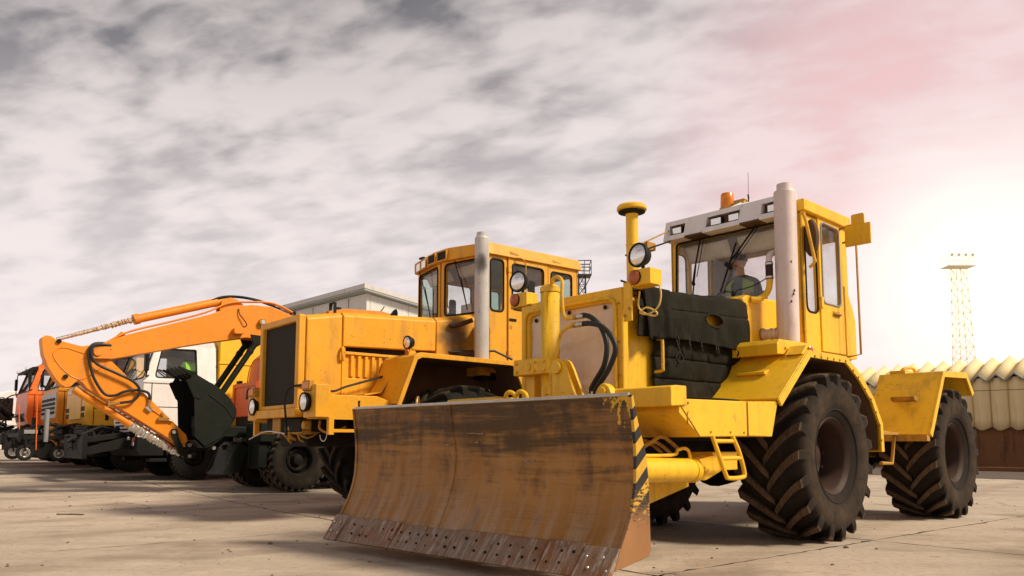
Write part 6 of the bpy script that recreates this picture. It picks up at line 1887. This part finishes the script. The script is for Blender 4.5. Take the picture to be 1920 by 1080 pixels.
# an open rack behind the amber lorry's windscreen corner
hv = thing('safety_vest', 'lime safety vest hung over the driver seat inside the white lorry cab', 'vest', WT.location, WT.rotation_euler[2])
arc = [(.80 + .27 * math.cos(a), 2.38 + .40 * math.sin(a)) for a in [R(6 + 8.4 * i) for i in range(21)]]
inn = [(.80 + (p[0] - .80) * .66, 2.36 + (p[1] - 2.36) * .70) for p in arc]
vb = MB()
for xa, A, xb, Bq in ((.22, arc, .22, inn), (.22, arc, -.02, arc), (-.02, arc, -.02, inn)):
    vb.loops([(xa, p[0], p[1]) for p in A], [(xb, p[0], p[1]) for p in Bq], cap=False, closed=False)
vb.build('vest_cloth', HIVIS, hv, solid=.014)
MB().box(.225, .235, .57, 1.03, 2.34, 2.40).build('vest_band', TAPE, hv)


# ------------------------------------------------------------------ implements on the lorries' noses
def clutter(b, rnd, x0, x1, y0, y1, z0, z1, n, r0, r1):
    for _ in range(n):
        p = Vector((rnd.uniform(x0, x1), rnd.uniform(y0, y1), rnd.uniform(z0, z1)))
        q = p + Vector((rnd.uniform(-.5, .5), rnd.uniform(-.4, .4), rnd.uniform(-.3, .3)))
        m = (p + q) / 2 + Vector((rnd.uniform(-.15, .15), 0, rnd.uniform(.0, .22)))
        b.tube(catmull([p, m, q], 4), rnd.uniform(r0, r1), 6)


def sweeper(root):
    t = thing('sweeper_attachment', 'black front sweeper frame on two castor wheels before the yellow and amber lorries', 'attachment', root.location, root.rotation_euler[2])
    rnd = random.Random(12)
    fr = MB()
    for y in (.95, -.95):
        fr.box(1.35, 2.62, y - .05, y + .05, .86, .96)
        for x in (1.45, 2.02, 2.55):
            fr.box(x - .045, x + .045, y - .045, y + .045, .80, 1.12 if x != 2.02 else 1.46)
    for x in (1.45, 2.55):
        fr.box(x - .05, x + .05, -1.0, 1.0, .92, 1.02)
    fr.box(1.35, 1.6, -.6, .6, 1.0, 1.18).tube([(1.35, .5, 1.12), (1.9, .75, 1.25), (2.4, .9, 1.05)], .045, 8).tube([(1.35, .9, 1.25), (1.75, .95, 1.18), (2.0, .95, 1.0)], .035, 8)
    fr.build('sweeper_frame', BLACK, t, .006)
    MB().cyl((2.0, -.9, .62), (2.0, .9, .62), .24, seg=24).build('brush_drum', RUBBER_D, t)
    for x, zz in ((2.45, .56), (1.72, .53)):
        for y in (.98, -.98):
            sg = 1 if y > 0 else -1
            CASTOR.put(t, x, y, sg, z=zz - .02)
            MB().box(x - .02, x + .02, y - .10, y - .075, zz - .03, .90).box(x - .02, x + .02, y + .075, y + .10, zz - .03, .90).box(x - .06, x + .06, y - .10, y + .10, .86, .92).build('castor_fork', BLACK, t)
    hz = MB()
    clutter(hz, rnd, 1.3, 2.4, -.7, .95, .85, 1.12, 20, .010, .026)
    hz.build('hoses', HOSE, t, stuff=True)
    for x, y, z0, z1 in ((2.24, 1.02, .60, 2.36), (2.55, .60, .90, 1.75)):
        MB().cyl((x - .02, y, z0), (x + .04, y, z1), .012, seg=8).build('marker_pole', ORANGE_T, t)
    gp = MB().cyl((2.02, .99, .80), (2.02, .99, 1.62), .055, seg=12).build('support_leg', GREYTRIM, t)
    MB().box(2.2, 2.5, .9, 1.0, 1.0, 1.1).build('valve_block', GREYTRIM, t, .01)
    return t


sweeper(GT)


def carrier(root, name, label, x0, sc, seed, plate):
    t = thing(name, label, 'attachment', root.location, root.rotation_euler[2])
    rnd = random.Random(seed)
    fr = MB()
    for y in (.75, -.75):
        fr.loops([(x0, y - .06, .75), (x0, y + .06, .75), (x0, y + .06, 1.0), (x0, y - .06, 1.0)], [(x0 + sc, y - .05, .55), (x0 + sc, y + .05, .55), (x0 + sc, y + .05, .72), (x0 + sc, y - .05, .72)])
        fr.loops([(x0 - .1, y * .7 - .05, 1.0), (x0 - .1, y * .7 + .05, 1.0), (x0 - .1, y * .7 + .05, 1.12), (x0 - .1, y * .7 - .05, 1.12)], [(x0 + sc * .9, y - .05, .85), (x0 + sc * .9, y + .05, .85), (x0 + sc * .9, y + .05, .98), (x0 + sc * .9, y - .05, .98)])
    fr.box(x0 - .15, x0 + .05, -.9, .9, .70, 1.08).box(x0 + sc * .9, x0 + sc, -1.0, 1.0, .5, 1.05)
    fr.tube([(x0, .2, 1.05), (x0 + sc * .5, .3, 1.22), (x0 + sc, .35, 1.0)], .05, 8)
    fr.build('carrier_frame', BLACK, t, .01)
    MB().tube([(x0, -.2, 1.2), (x0 + sc * .8, -.2, .8)], .055, 10).build('lift_ram', CHASSIS, t)
    hz = MB()
    clutter(hz, rnd, x0, x0 + sc, -.8, .95, .7, 1.02 + (.4 if plate else 0), 20, .012, .035)
    hz.build('hoses', HOSE, t, stuff=True)
    if plate:
        MB().box(x0 + sc * .45, x0 + sc * .45 + .32, .96, .98, 1.25, 1.47).build('yellow_plate', PLATE_Y, t)
    MB().lathe([(.04, 0), (.04, .03), (.02, .035)], (x0 + .05, .92, .95), (1, .4, 0), 14).build('side_lamp', LENS, t)
    MB().lathe([(.06, 0), (.06, .04), (.02, .05)], (x0 - .05, 1.0, .92), (.3, 1, 0), 14).build('marker_lamp', REDLENS, t)
    return t


carrier(WT, 'plough_carrier', 'black plough carrier arms on the nose of the white cab lorry', 1.32, 1.0, 21, False)
carrier(AT, 'plough_carrier', 'black plough carrier arms on the nose of the amber lorry', 1.32, .9, 22, False)
pc = carrier(OT, 'hedge_mower', 'big black folded mower arm with hoses on the nose of the bright orange lorry', 1.35, 1.6, 23, True)
ma = MB()
rnd = random.Random(31)
ma.tube([(1.5, .3, 1.5), (2.1, .6, 2.0), (2.9, .8, 1.7), (3.4, .9, 1.1)], [.12, .12, .10, .10], 8).box(2.3, 3.6, .2, 1.1, .95, 1.35).box(1.9, 2.2, .5, .9, 1.5, 1.9).tube([(1.7, .9, 1.2), (2.5, 1.0, 1.55), (3.4, 1.0, 1.5)], .07, 8).box(1.9, 3.4, .3, 1.0, 1.5, 1.75)
ma.build('folded_arm', BLACK, pc, .02)
hz = MB()
clutter(hz, rnd, 1.5, 3.4, .2, 1.1, 1.3, 2.1, 34, .012, .035)
hz.box(2.0, 2.12, .8, .95, 2.0, 2.22).build('arm_hoses', HOSE, pc, stuff=True)


# ------------------------------------------------------------------ red tank trailer between lorry and excavator
def tank_trailer():
    a = R(50)
    yd = Vector((math.cos(a), -math.sin(a)))
    o = Vector((-8.193, 19.148)) + yd * 2.75
    t = thing('tank_trailer', 'red tank trailer with a box of controls, between yellow body and bucket', 'trailer', (o.x, o.y, ground_z(o.x, o.y)), heading(50))
    B = lambda: MB()
    cy, cz, xe = -.30, 2.30, -.95
    tk = B().lathe([(.10, .10), (.42, .06), (.62, -.02), (.685, -.10), (.70, -.20), (.70, -2.8), (.62, -2.95), (.1, -3.0)], (xe, cy, cz), (1, 0, 0), 40)
    to = tk.build('tank', REDP, t)
    B().tube([(xe + .03, cy + .56 * math.cos(q), cz + .56 * math.sin(q)) for q in [R(10 * i) for i in range(36)]], .012, 6, closed=True).build('end_weld', REDP, to)
    vb = B().cyl((xe - .3, cy, cz + .68), (xe - .3, cy, cz + .86), .03).cyl((xe - .45, cy, cz + .80), (xe - .15, cy, cz + .80), .018).tube(catmull([(xe - .4, cy, cz + .68), (xe - .45, cy + .1, cz + .86), (xe - .7, cy + .2, cz + .88), (xe - .8, cy + .2, cz + .7)], 4), .014, 6)
    vb.build('tank_valve', CHASSIS, to)
    bo = B().box(-.88, -.76, -1.32, .18, 1.50, 2.30).build('control_box', REDP, t, .02)
    B().panel([(-1.30, 1.52), (.16, 1.52), (.16, 2.28), (-1.30, 2.28)], [(-1.18, 1.60), (.06, 1.60), (.06, 2.20), (-1.18, 2.20)], .03, FX(-.76), 0, .025).build('box_frame', REDP, bo, .004)
    ar = B().tube([(-.752, -.30 + .13 * math.cos(q), 2.02 + .13 * math.sin(q)) for q in [R(-40 + 15 * i) for i in range(19)]], .018, 6)
    ar.build('arrow_mark', INSIDE, bo)
    B().prism([(-.45, 2.02), (-.36, 1.93), (-.48, 1.90)], 'x', -.755, -.74).build('arrow_head', INSIDE, bo)
    B().box(-.86, -.78, -1.2, -1.0, 2.30, 2.37).build('box_knob', BLACK, bo, .01)
    B().box(-3.9, -.72, -.75, .15, .85, 1.05).box(-.9, -.8, -1.2, .1, 1.05, 1.52).box(-3.6, -1.2, -.7, -.6, 1.05, 1.75).box(-3.6, -1.2, 0, .1, 1.05, 1.75).build('trailer_frame', CHASSIS, t)
    for y in (.30, -.90):
        TRUCKW.put(t, -2.3, y, 1 if y > 0 else -1)
    return t


tank_trailer()


def van():
    t = thing('white_van', 'white van at the left edge, mostly hidden behind the orange lorry', 'van', (-19.9, 29.6, ground_z(-19.9, 29.6)), heading(52))
    B = lambda: MB()
    B().prism(rounded([(-3.2, .4), (1.5, .4), (1.7, .9), (1.5, 1.25), (.75, 1.45), (.05, 2.45), (-.4, 2.62), (-3.2, 2.62)], .08), 'y', -.95, .95).build('body', WHITE, t, .05)
    B().loops([(.76, -.82, 1.48), (.76, .82, 1.48), (.10, .75, 2.42), (.10, -.75, 2.42)], [(.785, -.82, 1.49), (.785, .82, 1.49), (.125, .75, 2.43), (.125, -.75, 2.43)]).build('windscreen', GLASS_V, t)
    B().prism([(.55, 1.5), (.05, 2.3), (-.6, 2.35), (-.6, 1.5)], 'y', .951, .962).build('side_window', GLASS_V, t)
    B().box(-3.2, 1.6, .952, .965, 1.28, 1.33).build('rubbing_strip', GREYTRIM, t)
    for x in (.95, -2.3):
        for sg in (1, -1):
            o = TRUCKW.put(t, x, sg * .85, sg, z=.36)
            o.scale = (.65, .65 * sg, .65)
    return t


van()


# ------------------------------------------------------------------ pale hall behind the row
def hall():
    t = thing('pale_hall', 'pale panelled hall with a grey roof edge rising behind the machines', 'building', (-8.44, 44.28, 0), 0)
    dl, dr = Vector((-.69, .72, 0)), Vector((.72, .69, 0))
    H, L, Wd = 10.0, 13.0, 18.0
    dz = .117
    B = lambda: MB()
    gz = .2

    def slab(p0, p1, h0, h1, z0, out, th):
        b = MB()
        return b.loops([p0 + Vector((0, 0, z0)), p1 + Vector((0, 0, z0)), p1 + Vector((0, 0, h1)), p0 + Vector((0, 0, h0))],
                       [q + out * th for q in (p0 + Vector((0, 0, z0)), p1 + Vector((0, 0, z0)), p1 + Vector((0, 0, h1)), p0 + Vector((0, 0, h0)))])
    n = 6
    for k in range(n):                                   # tall wall panels, thin joints between
        a, b_ = dl * (L * k / n + .012), dl * (L * (k + 1) / n - .012)
        slab(a, b_, H - .35, H - .35, gz, dr, .25).build('wall_panel', WALLP, t, .01)
    n = 6
    for k in range(n):
        s0, s1 = Wd * k / n + (.012 if k else .26), Wd * (k + 1) / n - .012
        slab(dr * s0, dr * s1, H - .35 - dz * s0, H - .35 - dz * s1, gz, dl, .25).build('wall_panel', WALLP, t, .01)
    core = MB()
    c = [dr * .2 + dl * .2, dr * .2 + dl * (L - .1), dr * (Wd - .1) + dl * (L - .1), dr * (Wd - .1) + dl * .2]
    core.loops([p + Vector((0, 0, gz)) for p in c], [p + Vector((0, 0, H - .4 - dz * (0 if i < 2 else Wd))) for i, p in enumerate(c)])
    core.build('wall_core', ROOFG, t)
    o = .42
    e = [dr * -o + dl * -o, dr * -o + dl * (L + o), dr * (Wd + o) + dl * (L + o), dr * (Wd + o) + dl * -o]
    hz = [H + dz * o, H + dz * o, H - dz * (Wd + o), H - dz * (Wd + o)]
    rf = MB().loops([p + Vector((0, 0, h - .32)) for p, h in zip(e, hz)], [p + Vector((0, 0, h)) for p, h in zip(e, hz)])
    rf.build('roof', ROOFG, t)
    i_ = .03
    e2 = [dr * -(o + i_) + dl * -(o + i_), dr * -(o + i_) + dl * (L + o), dr * (Wd + o) + dl * (L + o), dr * (Wd + o) + dl * -(o + i_)]
    MB().loops([p + Vector((0, 0, h - .20)) for p, h in zip(e2, hz)], [p + Vector((0, 0, h + .06)) for p, h in zip(e2, hz)]).build('roof_fascia', ALUPAINT, t)
    bl = MB()
    rnd = random.Random(6)
    for k in range(9):
        s_ = rnd.uniform(.8, L - 1)
        bl.loops([dl * s_ + dr * -.004 + Vector((0, 0, H - .42)), dl * (s_ + .18) + dr * -.004 + Vector((0, 0, H - .42))], [dl * (s_ + .03) + dr * -.004 + Vector((0, 0, H - .42 - rnd.uniform(.2, .7))), dl * (s_ + .14) + dr * -.004 + Vector((0, 0, H - .42 - rnd.uniform(.2, .6)))], cap=False, closed=False)
    bl.build('drip_stains', GREYTRIM, t, stuff=True)
    return t


hall()


# ------------------------------------------------------------------ shed clad in big folded sheets, right
def shed():
    d_, n_ = Vector((.643, -.766)), Vector((-.766, -.643))
    t = thing('corrugated_shed', 'low shed clad in deeply folded pale sheets above a rusty brown base', 'shed', (18.6, 30.0, 0), math.atan2(-.766, .643))
    # local x runs along the shed towards the right of the picture, local -y faces the yard
    P = .62
    x0, x1 = -6.2, 11.2
    n = int(round((x1 - x0) / P))

    def wall_sheet():
        b = MB()
        top = []
        rows = []
        for j in range(7):
            zz = 1.62 + (3.46 - 1.62) * j / 6
            row = []
            for i in range(9):
                u_ = i / 8
                bulge = min(1.0, 2.6 * min(u_, 1 - u_)) * .17
                row.append((u_ * P, -.06 - bulge - .03 * math.sin(j / 6 * math.pi), zz - (.13 * min(1.0, 2.6 * min(u_, 1 - u_)) if j == 0 else 0) + (.05 * math.sin(math.pi * u_) if j == 6 else 0)))
            rows.append([b.b.verts.new(p) for p in row])
        for A, Bq in zip(rows, rows[1:]):
            for i in range(8):
                b.face((A[i], A[i + 1], Bq[i + 1], Bq[i]))
        return b.mesh('wall_sheet', SHEET, 8)

    def roof_sheet():
        b = MB()
        A = [(0, -.27, 3.38), (P / 2, -.31, 3.66), (P, -.27, 3.38)]
        C = [(0, 1.35, 4.18), (P / 2, 1.33, 4.46), (P, 1.35, 4.18)]
        b.loops(A, C, cap=False, closed=False)
        return b.mesh('roof_sheet', SHEET, 0)

    def eave_sheet():
        b = MB()
        A = [(0, -.275, 3.385), (P / 2, -.315, 3.655), (P, -.275, 3.385)]
        C = [(0, -.265, 3.33), (P / 2, -.305, 3.59), (P, -.265, 3.33)]
        b.loops(A, C, cap=False, closed=False)
        return b.mesh('eave_edge', ROOFG)
    for name, me, th in (('wall_sheet', wall_sheet(), .02), ('roof_sheet', roof_sheet(), .02), ('eave_edge', eave_sheet(), .03)):
        for k in range(n):
            o = bpy.data.objects.new(name, me)
            COL.objects.link(o)
            o.parent = t
            o.location = (x0 + k * P, random.uniform(-.012, .012), random.uniform(-.015, .015))
            md = o.modifiers.new('solid', 'SOLIDIFY')
            md.thickness = th
    MB().box(x0, x1, .02, .35, -.2, 1.60).build('plinth', PLINTH, t, .02)
    MB().box(x0, x1, .05, 4.0, 1.58, 3.42).build('shed_core', PLINTH, t)
    MB().prism([(.0, 3.40), (1.4, 4.18), (4.2, 4.18), (4.2, 3.4)], 'x', x0 + .02, x1 - .02).build('roof_core', PLINTH, t)
    MB().tube([(x0 + 1.5, -.45, 3.06), (2.0, -.47, 2.98), (x1, -.45, 3.05)], .010, 5).build('cable', CHASSIS, t)
    return t


shed()
ap = MB()
for i in range(12):
    pass
yard = MB()
Lq = [(x, y) for x, y in ((9.2, 38.0), (23.0, 21.6), (17.2, 17.0), (4.2, 33.5))]
V = [yard.b.verts.new((x, y, .012)) for x, y in Lq]
yard.face(V)
yo = structure(yard.build('asphalt_strip', ASPHALT))
# old sleepers lying along the foot of the shed
for k, (off, ln, sh) in enumerate(((1.4, 7.5, 0), (2.1, 6.0, .8), (2.9, 7.0, -.4))):
    o = MB().box(-ln / 2, ln / 2, -.12, .12, 0, .13).build('timber_sleeper', PLINTH, None, .015)
    base = Vector((18.6, 30.0)) + Vector((.643, -.766)) * (2.6 + sh) + Vector((-.766, -.643)) * off
    o.location = (base.x, base.y, .014)
    o.rotation_euler = (0, 0, math.atan2(-.766, .643) + random.uniform(-.03, .03))
    tag(o, ['old brown timber sleeper closest to the foot of the corrugated shed', 'old brown timber sleeper, the middle of three before the corrugated shed', 'old brown timber sleeper furthest from the corrugated shed, nearest the yard'][k], 'timber', 'sleepers lying before the shed')


# ------------------------------------------------------------------ lattice masts
def lattice(b, c, w0, w1, z0, z1, n, r):
    q = lambda zz: (w0 + (w1 - w0) * (zz - z0) / (z1 - z0)) / 2
    pts = lambda zz: [Vector((c[0] + sx * q(zz), c[1] + sy * q(zz), zz)) for sx, sy in ((-1, -1), (1, -1), (1, 1), (-1, 1))]
    lv = [z0 + (z1 - z0) * i / n for i in range(n + 1)]
    for i in range(4):
        b.tube([pts(z0)[i], pts(z1)[i]], r * 1.4, 5)
    for k in range(n):
        A, Bq = pts(lv[k]), pts(lv[k + 1])
        for i in range(4):
            j = (i + 1) % 4
            b.tube([A[i], Bq[j]], r, 4)
            b.tube([A[j], Bq[i]], r, 4)
            b.tube([Bq[i], Bq[j]], r, 4)


tw = thing('light_tower', 'tall pale lattice light tower standing beyond the corrugated shed', 'tower', (52.2, 88.8, 0), 0)
b = MB()
lattice(b, (0, 0), 2.2, 1.15, 0, 21.4, 16, .026)
b.build('lattice_mast', TOWERM, tw, stuff=True)
b = MB()
b.box(-1.55, 1.55, -.9, .9, 21.4, 21.52)
for zz in (22.0, 22.5):
    b.tube([(-1.5, -.85, zz), (1.5, -.85, zz), (1.5, .85, zz), (-1.5, .85, zz)], .022, 5, closed=True)
for x in (-1.5, -.75, 0, .75, 1.5):
    for y in (-.85, .85):
        b.cyl((x, y, 21.5), (x, y, 22.5), .022, seg=5)
b.build('platform', TOWERM, tw, stuff=True)
for i in range(4):
    x = -1.2 + i * .8
    MB().lathe([(.08, -.16), (.17, .0), (.18, .03)], (x, -.95, 22.7), (-.4, -1, -.55), 12).build('floodlight', TOWERM, tw)
ms = thing('dark_mast', 'dark lattice mast with a railed platform just behind the second cab', 'mast', (3.62, 39.3, 0), 0)
b = MB()
lattice(b, (0, 0), .46, .34, .3, 9.6, 18, .020)
b.build('lattice_mast', MASTM, ms, stuff=True)
b = MB()
b.box(-.25, .46, -.45, .45, 9.55, 9.60)
for zz in (9.95, 10.30):
    b.tube([(-.23, -.43, zz), (.44, -.43, zz), (.44, .43, zz), (-.23, .43, zz)], .022, 5, closed=True)
for x in (-.23, .1, .44):
    for y in (-.43, .43):
        b.cyl((x, y, 9.58), (x, y, 10.32), .02, seg=5)
b.tube([(.44, -.43, 9.56), (.10, -.2, 8.9)], .022, 5).tube([(.44, .43, 9.56), (.10, .2, 8.9)], .022, 5)
b.build('platform', MASTM, ms, stuff=True)
